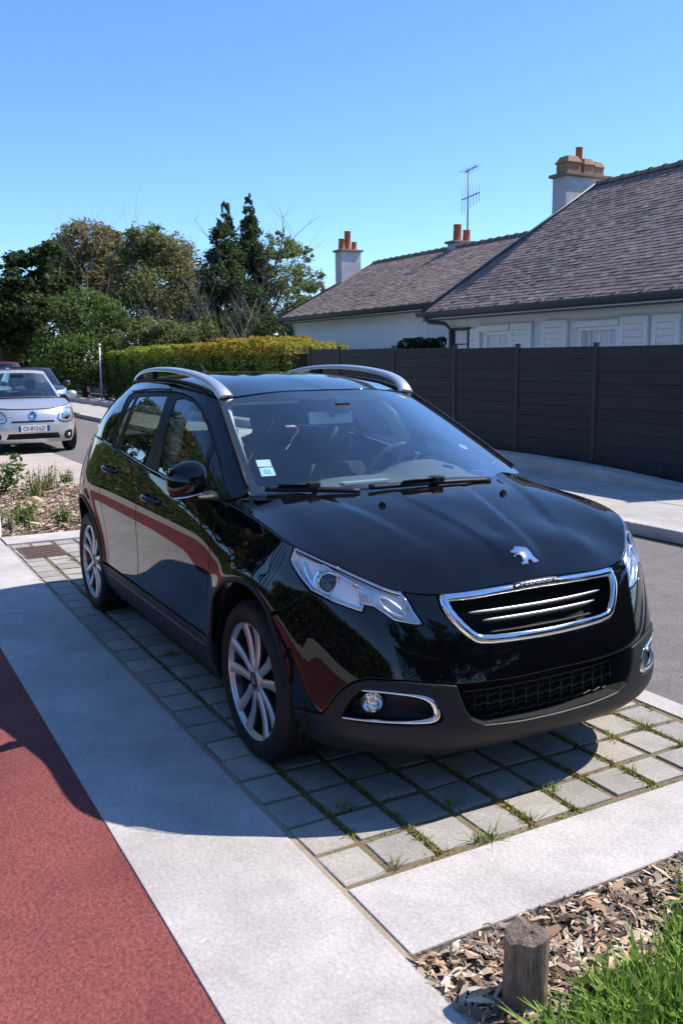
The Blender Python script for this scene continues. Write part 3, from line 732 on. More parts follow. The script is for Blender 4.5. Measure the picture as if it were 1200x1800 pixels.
def mk_wall(name, c1, c2):
    m, nt, p = nmat(name); v = texcoord(nt, 'World', 1.0); n1 = noise(nt, v, .8, 5, .6); n2 = noise(nt, v, 90, 3)
    vs = texcoord(nt, 'World', (2.2, 2.2, .25)); n3 = noise(nt, vs, 2.5, 4)
    c = ramp(nt, n1, [(.3, c1), (.7, c2)]); c = mixc(nt, mathn(nt, 'MULTIPLY', ramp(nt, n3, [(.5, (0,)*3), (.8, (1,)*3)]), .25), c, tuple(x*.72 for x in c1))
    nt.links.new(c, p.inputs['Base Color']); setp(p, rough=.9, spec=.2); bump(nt, p, n2, .25, .004); return m
WALLW = mk_wall('white_render', (.80, .80, .79), (.90, .90, .89)); WALLB = mk_wall('blue_grey_render', (.62, .65, .68), (.72, .74, .76)); STACK = mk_wall('old_white_stack', (.38, .37, .37), (.66, .65, .64))
ZINC = plain('blue_grey_zinc', (.075, .095, .125), .45, .4); SHUT = plain('white_shutter_paint', (.80, .80, .80), .5); POT = mk_wall('terracotta', (.40, .12, .065), (.52, .19, .10)); POTB = mk_wall('tan_clay', (.30, .17, .11), (.42, .26, .17))
RIDGE = mk_wall('ridge_clay', (.20, .155, .12), (.30, .24, .18)); PANE = plain('window_pane', (.012, .014, .016), .03, coat=1., coatr=.0); CURT = plain('net_curtain', (.5, .5, .5), .9)
def tile_roof(house, x0, x1, ye, ze, yr, zr, hipL=0.0, hipR=0.0, tw=.172, ex=.108, single=None, seed=1):
    """flat clay tiles in courses on the front slope; hipL/R shorten the ridge"""
    r = np.random.default_rng(seed); L = math.hypot(yr-ye, zr-ze); d = np.array([0, (yr-ye)/L, (zr-ze)/L]); nrm = np.array([0, -d[2], d[1]]); nc = int(L/ex)
    soup = []; tint = []; cand = []
    for c in range(nc+1):
        s0 = c*ex; t = min(s0/L, 1); xa = x0+hipL*t; xb = x1-hipR*t; o = (c % 2)*tw*.5+r.uniform(-.01, .01); k0 = int(math.floor((xa-o)/tw)); k1 = int(math.ceil((xb-o)/tw))
        for k in range(k0, k1+1):
            a = max(xa, o+k*tw+.002); b = min(xb, o+(k+1)*tw-.002)
            if b-a < .03: continue
            base = np.array([0, ye, ze])+d*(s0+r.uniform(-.006, .006)); lift = .020+r.uniform(-.004, .005); sk = r.uniform(-.004, .004); up = min(s0+ex*1.25, L)-s0
            p0, p1 = base+nrm*lift, base+d*up+nrm*.010; q0 = base+nrm*(lift-.016)
            v = np.array([[a, *p0[1:]], [b, *(p0[1:]+nrm[1:]*sk)], [b, *p1[1:]], [a, *p1[1:]], [a, *q0[1:]], [b, *q0[1:]]]); cand.append((v, r.uniform()))
    if single is None: return [], cand
    key = np.array([single(v.mean(0)) for v, _ in cand]); order = np.argsort(-key)[:300]; sel = set(order.tolist()); me = None; singles = []
    rest = [cv for i, cv in enumerate(cand) if i not in sel]; singles = [cand[i] for i in order]
    return singles, rest
FQ = [(0, 1, 2, 3), (4, 5, 1, 0)]
def put_tiles(roof, singles, rest, origin):
    org = np.array(origin)
    if len(rest):
        V = np.concatenate([np.stack([v[list(f)]-org for v, _ in rest]) for f in FQ]); c = np.array([[t]*3 for _, t in rest]); o = poly_soup('roof_tiles', V, 4, np.concatenate([c, c*.9]), TILEA, roof); o['kind'] = 'stuff'
    if singles:
        v0 = np.array([[-.084, 0, 0]])
        base = {}
        for v, t in singles:
            w = round(v[1, 0]-v[0, 0], 3); c = v[:4].mean(0)
            if w not in base:
                me = bpy.data.meshes.new('roof_tile'); me.from_pydata([tuple(q-c) for q in v], [], FQ); me.materials.append(TILEO); base[w] = me
            o = bpy.data.objects.new('roof_tile', base[w]); COL.objects.link(o); o.parent = roof; o.location = tuple(c-org)
def slab_quad(mb, a, b, c, d, th):
    a, b, c, d = map(Vector, (a, b, c, d)); n = (b-a).cross(d-a).normalized()*th
    mb.add([a, b, c, d, a-n, b-n, c-n, d-n], [(0, 1, 2, 3), (7, 6, 5, 4), (0, 4, 5, 1), (1, 5, 6, 2), (2, 6, 7, 3), (3, 7, 4, 0)])
def house(x0, x1, yw, yb, zb, zl, ye, ze, yr, zr, hipL, hipR, wallm, label, single, seed, ox=0):
    org = (x0, yw, 0); H = empty('bungalow', org, 0, label, 'house'); T = lambda p: (p[0]-org[0], p[1]-org[1], p[2])
    w = MB(); w.box(T(((x0+x1)/2+.0, (yw+yb)/2, zl/2-.06)), (x1-x0-.6, yb-yw, zl+.12)); w.build('wall', wallm, H)
    if hipL < .01:
        pass
    rf = MB(); ybk = 2*yr-ye
    A, B, C, D = (x0, ye, ze), (x1, ye, ze), (x1-hipR, yr, zr), (x0+hipL, yr, zr); E1, F1 = (x0, ybk, ze), (x1, ybk, ze)
    rf.add([T(A), T(B), T(C), T(D), T(E1), T(F1)], [(0, 1, 2, 3), (4, 3, 2, 5), (0, 3, 4), (1, 5, 2), (0, 4, 5, 1)]); roof = rf.build('roof', TILEA, H)
    at = roof.data.attributes.new('tint', 'FLOAT_COLOR', 'FACE'); at.data.foreach_set('color', [.3, .3, .3, 1]*len(roof.data.polygons))
    s_, rest = tile_roof(None, x0, x1, ye, ze, yr, zr, hipL, hipR, single=single, seed=seed); put_tiles(roof, s_, rest, org)
    n = int((x1-x0-hipL-hipR)/.38)
    for k in range(n):
        xc = x0+hipL+.19+.38*k; mb = MB(); mb.lathe([(.105, -.19), (.105, .15), (.125, .155), (.125, .2)], 8, 'X', T((xc, yr, zr-.03)), a0=0, a1=math.pi); mb.build('ridge_tile', RIDGE, roof)
    # gutter, fascia, brackets
    gt = MB(); prof = [(0, .0), (-.02, -.07), (-.10, -.085), (-.15, -.02), (-.155, .02), (-.14, .02), (-.095, -.06), (-.03, -.05), (-.012, .0)]
    G = np.array([[T((x, ye+.02+a, ze+.0+b)) for a, b in prof] for x in (x0-.05, x1+.05)]); V, F = grid_mesh(G); gt.add(V, F); gu = gt.build('gutter', ZINC, H)
    MB().box(T(((x0+x1)/2, ye+.06, ze-.10)), (x1-x0, .03, .16)).build('fascia', ZINC, H)
    MB().box(T(((x0+x1)/2, (ye+yw)/2+.04, ze-.13)), (x1-x0, yw-ye, .02)).build('soffit', wallm, H)
    for k in range(int((x1-x0)/.62)):
        mb = MB(); mb.tube([T((x0+.3+.62*k, ye-.16, ze+.01)), T((x0+.33+.62*k, ye-.06, ze+.055)), T((x0+.36+.62*k, ye+.04, ze+.06))], .010, 5); mb.build('gutter_bracket', ZINC, gu)
    # zinc hip flashing
    if hipL:
        mb = MB(); mb.tube([T((x0, ye, ze+.02)), T((x0+hipL, yr, zr+.02))], .07, 6, flat=.5); mb.build('hip_flashing', ZINC, roof)
    return H, T
R_ye, R_ze, R_yr, R_zr = 9.5, 2.56, 13.0, 5.32
cdir = lambda p: -np.linalg.norm(p-CPOS)+(-100 if px_project(p[None])[0][0] > 1215 else 0)
HR, TR = house(-14.25, -3.0, 10.0, 15.8, 0, 2.5, R_ye, R_ze, R_yr, R_zr, 1.75, .0, WALLB, 'bungalow with brown tiled roof and white louvred shutters behind the dark fence', cdir, 3)
HL_, TL_ = house(-25.0, -14.6, 11.4, 17, 0, 2.85, 11.0, 2.92, 14.5, 4.83, .35, .0, WALLW, 'white walled bungalow with plain wall, lower tiled roof and two chimneys', cdir, 5)
def on_wall(px, py, y): p = at_y(px, py, y); return float(p[0]), float(p[2])
def wbox(name, px0, py0, px1, py1, y, th, mat, par, T=TR, bevel=0):
    xa, za = on_wall(px0, py1, y); xb, zb = on_wall(px1, py0, y); return MB().box(T(((xa+xb)/2, y-th/2, (za+zb)/2)), (abs(xb-xa), th, abs(zb-za))).build(name, mat, par, bevel=bevel)
YW = 10.0
def shutter(px0, py0, px1, py1):
    xa, za = on_wall(px0, 612, YW); xb, zt = on_wall(px1, py0, YW); za = .75; w = xb-xa; xm = (xa+xb)/2
    s = MB().box(TR((xm, YW-.03, (za+zt)/2)), (w, .03, zt-za)).build('shutter', SHUT, HR)
    for sx_ in (-1, 1): MB().box(TR((xm+sx_*(w/2-.045), YW-.058, (za+zt)/2)), (.09, .026, zt-za)).build('shutter_stile', SHUT, s)
    MB().box(TR((xm, YW-.058, zt-.06)), (w-.18, .025, .12)).build('shutter_rail', SHUT, s)
    n = int((zt-za-.12)/.115)
    for k in range(n): MB().box(TR((xm, YW-.058, zt-.175-.115*k)), (w-.185, .012, .098), Matrix.Rotation(.30, 3, 'X')).build('shutter_slat', SHUT, s)
for q in ((899, 567, 937, 609), (954, 562, 1000, 607), (1091, 554, 1143, 604), (1148, 551, 1199, 603), (829, 578, 846, 610)): shutter(*q)
def window(px0, py0, px1, py1, zb, cols, rows, frm=SHUT, curtain=False):
    xa, zt = on_wall(px0, py0, YW); xb, _ = on_wall(px1, py0, YW); w = xb-xa; h = zt-zb; xm = (xa+xb)/2
    fr = MB().box(TR((xm, YW+.03, (zt+zb)/2)), (w, .05, h)).build('window', PANE, HR)
    for sx_ in (-1, 1): MB().box(TR((xm+sx_*(w/2-.03), YW-.02, (zt+zb)/2)), (.06, .07, h)).build('frame_side', frm, fr)
    for z in (zt-.03, zb+.03): MB().box(TR((xm, YW-.019, z)), (w-.122, .068, .06)).build('frame_rail', frm, fr)
    for k in range(1, cols): MB().box(TR((xa+w*k/cols, YW-.008, (zt+zb)/2)), (.055 if k*2 == cols else .03, .03, h-.122)).build('mullion', frm, fr)
    for k in range(1, rows): MB().box(TR((xm, YW-.004, zb+h*k/rows)), (w-.124, .02, .025)).build('glazing_bar', frm, fr)
    if curtain: MB().box(TR((xa+w*.2, YW+.001, (zt+zb)/2)), (w*.22, .004, h-.13)).build('curtain', CURT, fr)
window(855, 584, 899, 612, .95, 2, 3); window(1020, 576, 1091, 606, .95, 4, 3, curtain=True); window(797, 577, 827, 612, .8, 1, 4, plain('dark_frame', (.03, .028, .026), .5))
for q in ((843, 570, 899, 584), (1012, 561, 1092, 576)): wbox('roller_box', *q, YW-.001, .10, SHUT, HR, bevel=.006)
xd, zd = on_wall(765, 565, 9.9); mb = MB(); mb.tube([TR((-14.0, 9.42, 2.48)), TR((-13.95, 9.5, 2.36)), TR((-13.75, 9.8, 2.33)), TR((-13.72, 9.93, 2.2)), TR((-13.72, 9.93, .1))], .045, 8); mb.build('downpipe', ZINC, HR)
mb = MB(); mb.tube([TL_((-24.9, 10.92, 2.86)), TL_((-24.75, 11.1, 2.72)), TL_((-24.65, 11.33, 2.55)), TL_((-24.65, 11.33, .1))], .05, 8); mb.build('downpipe', ZINC, HL_)
def chimney(H, T, px0, px1, pytop, pybot, y, depth, pots, capm=RIDGE):
    xa, zt = on_wall(px0, pytop, y); xb, _ = on_wall(px1, pytop, y); _, zb = on_wall(px0, pybot, y); zb -= 1.1; w = xb-xa
    c = MB().box(T(((xa+xb)/2, y+depth/2, (zt+zb)/2)), (w, depth, zt-zb)).build('chimney', STACK, H)
    MB().box(T(((xa+xb)/2, y+depth/2, zt+.035)), (w+.14, depth+.14, .07)).build('chimney_cap', capm, c, bevel=.012)
    MB().box(T(((xa+xb)/2, y+depth/2, zb+.55)), (w+.06, depth+.06, .5)).build('chimney_flashing', ZINC, c, bevel=.012)
    for (f, r, h, kind) in pots:
        xx = (xa+xb)/2; yy = y+depth*f
        mb = MB()
        if kind == 'round': mb.lathe([(r*1.12, 0), (r, .03), (r*.86, h-.03), (r*.98, h-.02), (r*.98, h), (r*.7, h), (r*.7, h-.1)], 14, 'Z', T((xx, yy, zt+.07)))
        else:
            mb.box(T((xx, yy, zt+.07+h*.3)), (r*1.8, r*1.8, h*.6)); mb.box(T((xx, yy, zt+.07+h*.8)), (r*2.15, r*2.15, h*.4), None, .6)
        mb.build('chimney_pot', POT if kind == 'round' else POTB, c, bevel=0 if kind == 'round' else .01)
chimney(HL_, TL_, 589, 600, 444, 496, 13.2, .75, ((.18, .12, .36, 'round'), (.48, .12, .62, 'round'), (.82, .10, .28, 'round')))
chimney(HL_, TL_, 786, 799, 429, 440, 14.35, .75, ((.30, .13, .48, 'round'), (.75, .12, .34, 'round')))
chimney(HR, TR, 971, 995, 314, 366, 12.35, 1.25, ((.20, .21, .38, 'sq'), (.58, .17, .36, 'sq'), (.84, .15, .32, 'sq'), (.44, .085, .60, 'round')))
# aerial on its mast
ax, az0 = on_wall(821, 428, 14.9); _, az1 = on_wall(823, 298, 14.9)
mb = MB(); mb.tube([(ax, 14.9, az0-.3), (ax, 14.9, az1)], .022, 6); an = mb.build('roof_aerial', plain('aerial_metal', (.16, .15, .15), .5, .7)); tag(an, 'television aerial on a thin mast above the lower tiled roof', 'aerial')
AM = bpy.data.materials['aerial_metal']
for (z, x0_, x1_, els, half_) in ((az1-.03, -.15, .45, 5, .12), (az1-.80, -.30, .55, 7, .40)):
    mb = MB(); mb.tube([(ax+x0_, 14.9, z-.02), (ax+x1_, 14.9, z+.06)], .016, 6); bm_ = mb.build('boom', AM, an)
    for k in range(els):
        t = k/(els-1); xx = ax+x0_+(x1_-x0_)*t; zz = z-.02+.08*t; mb = MB(); h_ = half_*(1-.4*t)
        mb.tube([(xx, 14.9, zz-h_), (xx, 14.9, zz+h_)] if half_ > .2 else [(xx, 14.9-h_*2, zz), (xx, 14.9+h_*2, zz)], .007, 5); mb.build('element', AM, bm_)
sheet('bounce_yard', rect(-40, 4, 6.25, 22), -.03, mk_ground('pale_bounce_gravel', (.40, .37, .33), (.55, .52, .47), 40, .4, (.3, .28, .25), .95, .4, .01, .3))  # unseen pale ground, added to bounce sunlight onto the house walls
# clipped round bushes by the white wall
def bush_ball(name, c, R, n, size, pal, label, cat, group, seed, squash=1.0):
    r = np.random.default_rng(seed); d = r.normal(size=(n, 3)); d /= np.linalg.norm(d, axis=1, keepdims=True); rad = R*(1-.35*r.uniform(0, 1, n)**2)*(1+.06*np.sin(d[:, 0]*6+d[:, 2]*5))
    P = np.array(c)+d*rad[:, None]*[1, 1, squash]; V, col = leaflets(P, size, r, pal); o = poly_soup(name, V-np.array(c), 4, col, LEAF); o.location = c; tag(o, label, cat, group); return o
DG = [(.018, .032, .012), (.028, .045, .016), (.012, .022, .010)]
for i, px in enumerate((717, 735, 754, 774)):
    x_, z_ = on_wall(px, 608, 10.6); bush_ball('clipped_bush', (x_, 10.6, z_-.10), .30+.02*(i % 2), 1500, .035, DG, 'dark clipped ball shrub in front of the white house wall', 'shrub', 'ball shrubs by the white wall', 60+i)
    MB().tube([(0, 0, -z_), (0, 0, 0)], .03, 6).build('stem', plain('bark_brown', (.07, .052, .038), .9) if i == 0 else bpy.data.materials['bark_brown'], [o for o in bpy.data.objects if o.name.startswith('clipped_bush')][-1])
BARK = mk_wall('tree_bark', (.055, .043, .034), (.12, .098, .080)); TWIG = mk_wall('pale_twig', (.22, .185, .155), (.36, .31, .265))
# ------------------------------------------------------------------ trees
def branch_tree(root, H, seed, spread=.5, levels=4, r0=.16, mat=BARK, lean=(0, 0), start=.18, kids=5, name='trunk', up=.35):
    """tapered trunk with limbs; returns tip points"""
    r = random.Random(seed); mb = MB(); tips = []
    def grow(p, d, L, rad, lv):
        n = 4; pts = [p]; q = p
        for k in range(n):
            d = (d+Vector((r.uniform(-1, 1), r.uniform(-1, 1), r.uniform(-.4, .6)))*.16).normalized(); q = q+d*(L/n); pts.append(q)
        mb.tube(pts, [rad*(1-.55*i/n) for i in range(n+1)], 6 if lv < 2 else 4, caps=False)
        if lv >= levels-1: tips.append(q); return
        for k in range(kids if lv == 0 else 3):
            t = r.uniform(start if lv == 0 else .3, 1); i = min(int(t*n), n-1); bp = pts[i].lerp(pts[i+1], t*n-i); az = r.uniform(0, 6.283)
            nd = (d*.45+Vector((math.cos(az), math.sin(az), up+r.uniform(-.1, .4)))*(.55+spread)).normalized(); grow(bp, nd, L*r.uniform(.45, .68), rad*(1-.5*t)*.55, lv+1)
        tips.append(q)
    grow(Vector((0, 0, -.1)), Vector((lean[0], lean[1], 1)).normalized(), H*.62, r0, 0)
    return mb.build(name, mat, root), tips
def crown(root, blobs, n, size, pal, seed, name='crown', fill=.45, sunpal=None, mat=None):
    """leaf-sized faces through uneven clumps: blobs (x,y,z,rx,ry,rz)"""
    r = np.random.default_rng(seed); B = np.array(blobs); vol = (B[:, 3]*B[:, 4]*B[:, 5])**(.72); cnt = np.maximum((n*vol/vol.sum()).astype(int), 3); P = []
    for b, k in zip(B, cnt):
        sub = max(3, k//45); d = r.normal(size=(sub, 3)); d /= np.linalg.norm(d, axis=1, keepdims=True); rad = 1-fill*r.uniform(0, 1, sub)**1.6; cc = b[:3]+d*rad[:, None]*b[3:6]
        j = r.integers(0, sub, k); P.append(cc[j]+r.normal(size=(k, 3))*b[3:6]*.15)
    P = np.concatenate(P); V, c = leaflets(P, size, r, pal, .2); return poly_soup(name, V, 4, c, mat or LEAF, root)
OLV = [(0.26, 0.24, 0.104), (0.325, 0.28, 0.13), (0.208, 0.202, 0.085), (0.377, 0.312, 0.163), (0.273, 0.215, 0.111)]
MID = [(0.115, 0.199, 0.053), (0.157, 0.253, 0.067), (0.084, 0.151, 0.042), (0.211, 0.295, 0.084)]
DRK = [(0.053, 0.092, 0.039), (0.078, 0.127, 0.049), (0.039, 0.069, 0.031), (0.122, 0.166, 0.062)]
LIM = [(.18, .24, .07), (.22, .27, .09), (.14, .20, .06), (.26, .30, .12)]
def blobs_px(specs, depth, base, seed):
    """clumps from picture ellipses (px,py,rx,ry) at a depth, with some scatter in depth"""
    r = random.Random(seed); out = []
    for px, py, rx, ry in specs:
        dd = depth+r.uniform(-1.2, 1.2); c = pos(px, py, dd); k = dd/CF; out.append((c[0]-base[0], c[1]-base[1], c[2]-base[2], rx*k, rx*k, ry*k))
    return out
def tree(name, label, px, depth, specs, n, size, pal, seed, H=None, group='trees beyond the hedge', r0=.16, spread=.5, sub=1, cat='tree', kids=6, start=.18):
    x, y = gpos(px, depth); root = empty(name, (x, y, -.1), 0, label, cat, group); r = random.Random(seed)
    top = min(s[1]-s[3] for s in specs); H = H or ztop(px, top, depth)
    branch_tree(root, H*.92, seed, spread, 4, r0, start=start, kids=kids)
    sp2 = []
    for s in specs:
        sp2.append(s)
        for _ in range(sub): a = r.uniform(0, 6.28); sp2.append((s[0]+math.cos(a)*s[2]*.75, s[1]+math.sin(a)*s[3]*.75, s[2]*r.uniform(.3, .55), s[3]*r.uniform(.3, .55)))
    crown(root, blobs_px(sp2, depth, (x, y, -.1), seed), int(n*2.3), size*.72, pal, seed); return root
tree('cedar_tree', 'dark layered evergreen with yellowish branch tips at the end of the tree row', 25, 40, [(15, 500, 40, 22), (50, 455, 38, 13), (85, 435, 30, 12), (20, 470, 22, 10), (40, 540, 55, 30), (15, 590, 50, 40), (85, 500, 35, 30), (5, 560, 60, 20)], 9000, .16, DRK+[(.12, .12, .03)], 31, r0=.3)
tree('broad_tree', 'broad olive brown tree with bare twigs rising from its crown', 150, 46, [(150, 425, 50, 30), (110, 460, 40, 36), (185, 440, 36, 34), (150, 490, 66, 45), (90, 520, 36, 40), (195, 510, 40, 40)], 13000, .13, OLV+[(.16, .12, .07)], 32, sub=3, r0=.25)
tree('broad_tree', 'tall olive green tree with a ragged crown left of the dark conifers', 280, 43, [(255, 425, 36, 28), (290, 445, 44, 34), (235, 470, 42, 38), (315, 480, 36, 44), (275, 510, 60, 44), (230, 540, 40, 40), (330, 530, 30, 40)], 14000, .12, OLV+MID[:2], 33, sub=3, r0=.25)
tree('conifer_tree', 'slim dark pointed conifer, the shorter of the touching pair', 396, 38, [(396, 368, 6, 15), (395, 392, 15, 18), (393, 420, 24, 22), (394, 455, 31, 26), (390, 495, 35, 30), (396, 540, 31, 32), (394, 585, 32, 26)], 11000, .10, DRK, 34, spread=.15, sub=3, r0=.14)
tree('conifer_tree', 'slim dark pointed conifer, the taller of the touching pair', 436, 38.6, [(436, 356, 5, 14), (435, 380, 13, 18), (437, 410, 21, 22), (438, 445, 27, 26), (441, 488, 31, 30), (438, 535, 29, 34), (440, 585, 32, 28)], 11000, .10, DRK, 35, spread=.15, sub=3, r0=.14)
tree('spring_tree', 'airy pale green tree in fresh leaf beside the white house gable', 500, 40, [(490, 430, 26, 20), (525, 450, 26, 20), (470, 460, 22, 26), (540, 490, 28, 20), (500, 490, 34, 30), (560, 515, 16, 16), (480, 540, 34, 40), (530, 550, 34, 30)], 6500, .095, LIM+OLV[:1], 36, sub=4, spread=.8, r0=.16, kids=8)
tree('large_bush', 'big rounded mid green evergreen bush behind the thin white pole', 150, 37.5, [(150, 560, 62, 42), (110, 590, 40, 46), (200, 590, 40, 44), (150, 630, 80, 46), (95, 650, 44, 44), (215, 640, 36, 50), (160, 530, 30, 20)], 15000, .095, MID+[(.10, .13, .03)], 37, group='bushes under the trees', cat='bush', sub=3, r0=.12)
tree('large_bush', 'olive green loose bush rising just behind the yellow topped hedge', 310, 35.5, [(260, 585, 34, 24), (300, 580, 36, 22), (350, 585, 36, 22), (330, 610, 60, 30), (250, 615, 40, 30)], 8000, .085, MID+OLV+[(.13, .15, .04)], 38, group='bushes under the trees', cat='bush', sub=3, r0=.1)
tree('dark_bush', 'deep green shaded bush filling the gap under the conifers', 420, 36.5, [(380, 585, 36, 34), (430, 590, 40, 40), (480, 595, 36, 40), (520, 600, 26, 30)], 7000, .10, DRK+MID[:1], 39, group='bushes under the trees', cat='bush', sub=3, r0=.1)
tree('dark_bush', 'dark shaded undergrowth behind the parked cars', 40, 44, [(20, 600, 50, 40), (70, 640, 40, 46), (30, 650, 60, 36), (100, 660, 36, 40)], 7000, .13, DRK, 40, group='bushes under the trees', cat='bush', sub=3, r0=.1)
tree('tall_bush', 'grey green mass of foliage between the olive trees and conifers', 350, 44, [(345, 500, 26, 40), (360, 550, 34, 46), (350, 590, 40, 40), (320, 570, 34, 40)], 7000, .12, DRK+OLV[:3], 41, group='bushes under the trees', cat='bush', sub=3, r0=.1)
# bare shrubs and twigs
def bare(px, pytop, depth, seed, label, spread=.25, r0=.085, kids=12, H=None, lv=4, mat=TWIG, group='bare trees among the greenery'):
    x, y = gpos(px, depth); root = empty('bare_tree', (x, y, -.1), 0, label, 'bare tree', group); H = H or ztop(px, pytop, depth); branch_tree(root, H*1.0, seed, spread, lv, r0, mat, start=.12, kids=kids, up=.9)
for i, (px, py, dp, lb) in enumerate(((145, 385, 45, 'leafless tree whose fine twigs top the broad olive tree'), (262, 378, 47, 'leafless birch like tree showing behind the ragged crown'), (300, 490, 38, 'pale leafless shrub in front of the ragged olive tree'), (385, 470, 36.5, 'pale forked leafless shrub before the conifers'), (240, 500, 39, 'grey leafless shrub beside the big rounded bush'), (430, 505, 36, 'thin leafless shrub below the taller conifer'), (455, 500, 36.2, 'thin upright leafless shrub beside the pale green tree'), (190, 470, 42, 'grey leafless tree between the broad crowns'), (350, 500, 37, 'low leafless shrub left of the forked shrub'), (582, 455, 46, 'bare winter tree peeping past the white chimney'))): bare(px, py, dp, 80+i, lb)
# hedge
def hedge():
    root = empty('garden_hedge', (-24, 8.0, 0), 0, 'clipped garden hedge with sunlit yellow and orange top', 'hedge'); r = np.random.default_rng(51); n = 42000
    x = r.uniform(-33.2, -16.7, n); tp = np.interp(x, [-33.2, -31, -27, -23, -20, -17, -15, -13.6], [1.80, 1.98, 2.03, 2.02, 2.13, 2.0, 1.72, 1.5])+.06*np.sin(x*2.3)+.05*np.sin(x*5.1+1); f = r.uniform(0, 1, n)
    y = np.where(f < .5, 7.2+np.abs(r.normal(0, .12, n)), r.uniform(7.2, 8.9, n)); z = np.where(f < .5, r.uniform(0, 1, n)*tp, tp-np.abs(r.normal(0, .10, n))); k = f > .93; z[k] = (tp*r.uniform(.2, 1, n))[k]; endm = f > .965; x[endm] = -33.2+np.abs(r.normal(0, .1, n))[endm]
    y += .10*np.sin(x*3.1+z*2)+.06*np.sin(x*7); P = np.stack([x, y, z], 1); V, c = leaflets(P, .055, r, MID)
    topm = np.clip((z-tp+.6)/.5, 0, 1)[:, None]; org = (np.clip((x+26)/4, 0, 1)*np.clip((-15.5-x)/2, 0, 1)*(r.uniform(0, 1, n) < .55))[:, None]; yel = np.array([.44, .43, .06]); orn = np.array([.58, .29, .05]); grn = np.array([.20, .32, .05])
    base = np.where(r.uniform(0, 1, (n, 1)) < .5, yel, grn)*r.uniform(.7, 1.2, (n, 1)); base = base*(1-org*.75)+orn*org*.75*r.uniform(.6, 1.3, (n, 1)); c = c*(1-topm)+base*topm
    poly_soup('foliage', V-np.array([-24, 8.0, 0]), 4, c, LEAF, root)
    mb = MB()
    for i in range(34): xx = -33+i*.5; mb.tube([(xx+24, .2, 0), (xx+24+.1, .1, .9), (xx+24-.05, .15, 1.5)], .025, 5)
    o = mb.build('stems', BARK, root); o['kind'] = 'stuff'
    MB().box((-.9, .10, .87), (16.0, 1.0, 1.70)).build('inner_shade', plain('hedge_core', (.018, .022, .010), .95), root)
hedge()
# low wall and pale pole
y = 6.9; x = float(at_y(180, 702, y)[0])
pw = MB().tube([(x, y, .05), (x, y, 2.20)], .035, 8).tube([(x, y, 2.19), (x+.02, y-.0, 2.27)], .06, 8).build('white_pole', plain('white_pole_paint', (.75, .75, .76), .4)); tag(pw, 'thin white metal pole on the far pavement by the hedge', 'pole')
lw = MB().box((-50, 10.2, .45), (34, .25, 1.0)).build('garden_wall', mk_wall('grey_block', (.16, .16, .15), (.24, .24, .22))); tag(lw, 'low dull grey garden wall under the dark bushes', 'wall')
for k in range(16): MB().box((-66+k*2.1, 10.05, .48), (.10, .08, 1.06)).build('wall_pier', bpy.data.materials['grey_block'], lw)
fb = empty('far_house', (-92, 12, 0), 0, 'bright white house glimpsed far off between the trunks', 'house')
MB().box((0, 0, 2), (5, 9, 4.4)).build('wall', WALLW, fb); mb = MB(); mb.add([(-2.8, -4.8, 4.1), (2.8, -4.8, 4.1), (2.8, 4.8, 4.1), (-2.8, 4.8, 4.1), (0, -4.8, 6), (0, 4.8, 6)], [(0, 1, 4), (1, 2, 5, 4), (2, 3, 5), (3, 0, 4, 5), (0, 3, 2, 1)]); mb.build('roof', TILEA, fb)
for k in range(3): MB().box((2.51, -2.6+2.4*k, 2.2), (.06, 1.0, 1.2)).build('window', PANE, fb)
# greenery and houses around the viewpoint (seen in the paint and glass)
def side_tree(x, y, H, seed, pal, label, R=2.2, n=5200, size=.16):
    root = empty('street_tree', (x, y, -.1), 0, label, 'tree', 'trees lining the near footpath'); r = random.Random(seed); branch_tree(root, H, seed, .5, 4, .16)
    bl = [(r.gauss(0, R*.5), r.gauss(0, R*.5), H*r.uniform(.4, .95), R*r.uniform(.35, .6), R*r.uniform(.35, .6), R*r.uniform(.3, .5)) for _ in range(12)]; crown(root, bl, n, size, pal, seed)
ST = [(-17, -8.4, 7.5, MID, 'mid green'), (-13.5, -7.9, 8.5, OLV, 'olive'), (-10.2, -8.3, 8, DRK, 'dark'), (-7.2, -7.8, 8.8, MID, 'mid green'), (14, -3.6, 6, MID, 'mid green'), (14.5, .2, 6, DRK, 'dark'), (14, 4, 6, MID, 'mid green'), (-21, -7.8, 9, DRK, 'dark'), (-25.5, -7.2, 9, OLV, 'olive'), (-30, -7.6, 9.5, MID, 'mid green'), (-35.5, -7.0, 9.5, DRK, 'dark'), (-42, -7.4, 10, MID, 'mid green'), (-50, -7, 10, DRK, 'dark')]
for i, (x, y, H, pl, cn) in enumerate(ST): side_tree(x, y, H, 120+i, pl, cn+(' leafy tree in the row lining the near footpath' if x < 9 else ' leafy tree standing behind the end hedge'), R=2.7, n=13000, size=.15)
def near_hedge(x0, x1, y, h, seed, ax='x'):
    r = np.random.default_rng(seed); n = 26000; a = r.uniform(x0, x1, n); f = r.uniform(0, 1, n); b = np.where(f < .6, y+np.abs(r.normal(0, .1, n)), y-r.uniform(0, 1.1, n)); z = np.where(f < .6, r.uniform(0, h, n), h-np.abs(r.normal(0, .08, n)))
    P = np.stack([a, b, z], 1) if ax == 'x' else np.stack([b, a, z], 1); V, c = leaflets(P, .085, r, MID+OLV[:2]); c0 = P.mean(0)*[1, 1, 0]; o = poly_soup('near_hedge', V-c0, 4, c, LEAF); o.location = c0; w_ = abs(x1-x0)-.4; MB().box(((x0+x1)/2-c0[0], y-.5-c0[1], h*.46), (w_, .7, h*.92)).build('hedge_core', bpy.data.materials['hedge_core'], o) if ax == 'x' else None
    return o
tag(near_hedge(-50, 9, -6.3, 1.7, 141), 'long loose green hedge along the far side of the near footpath', 'hedge')
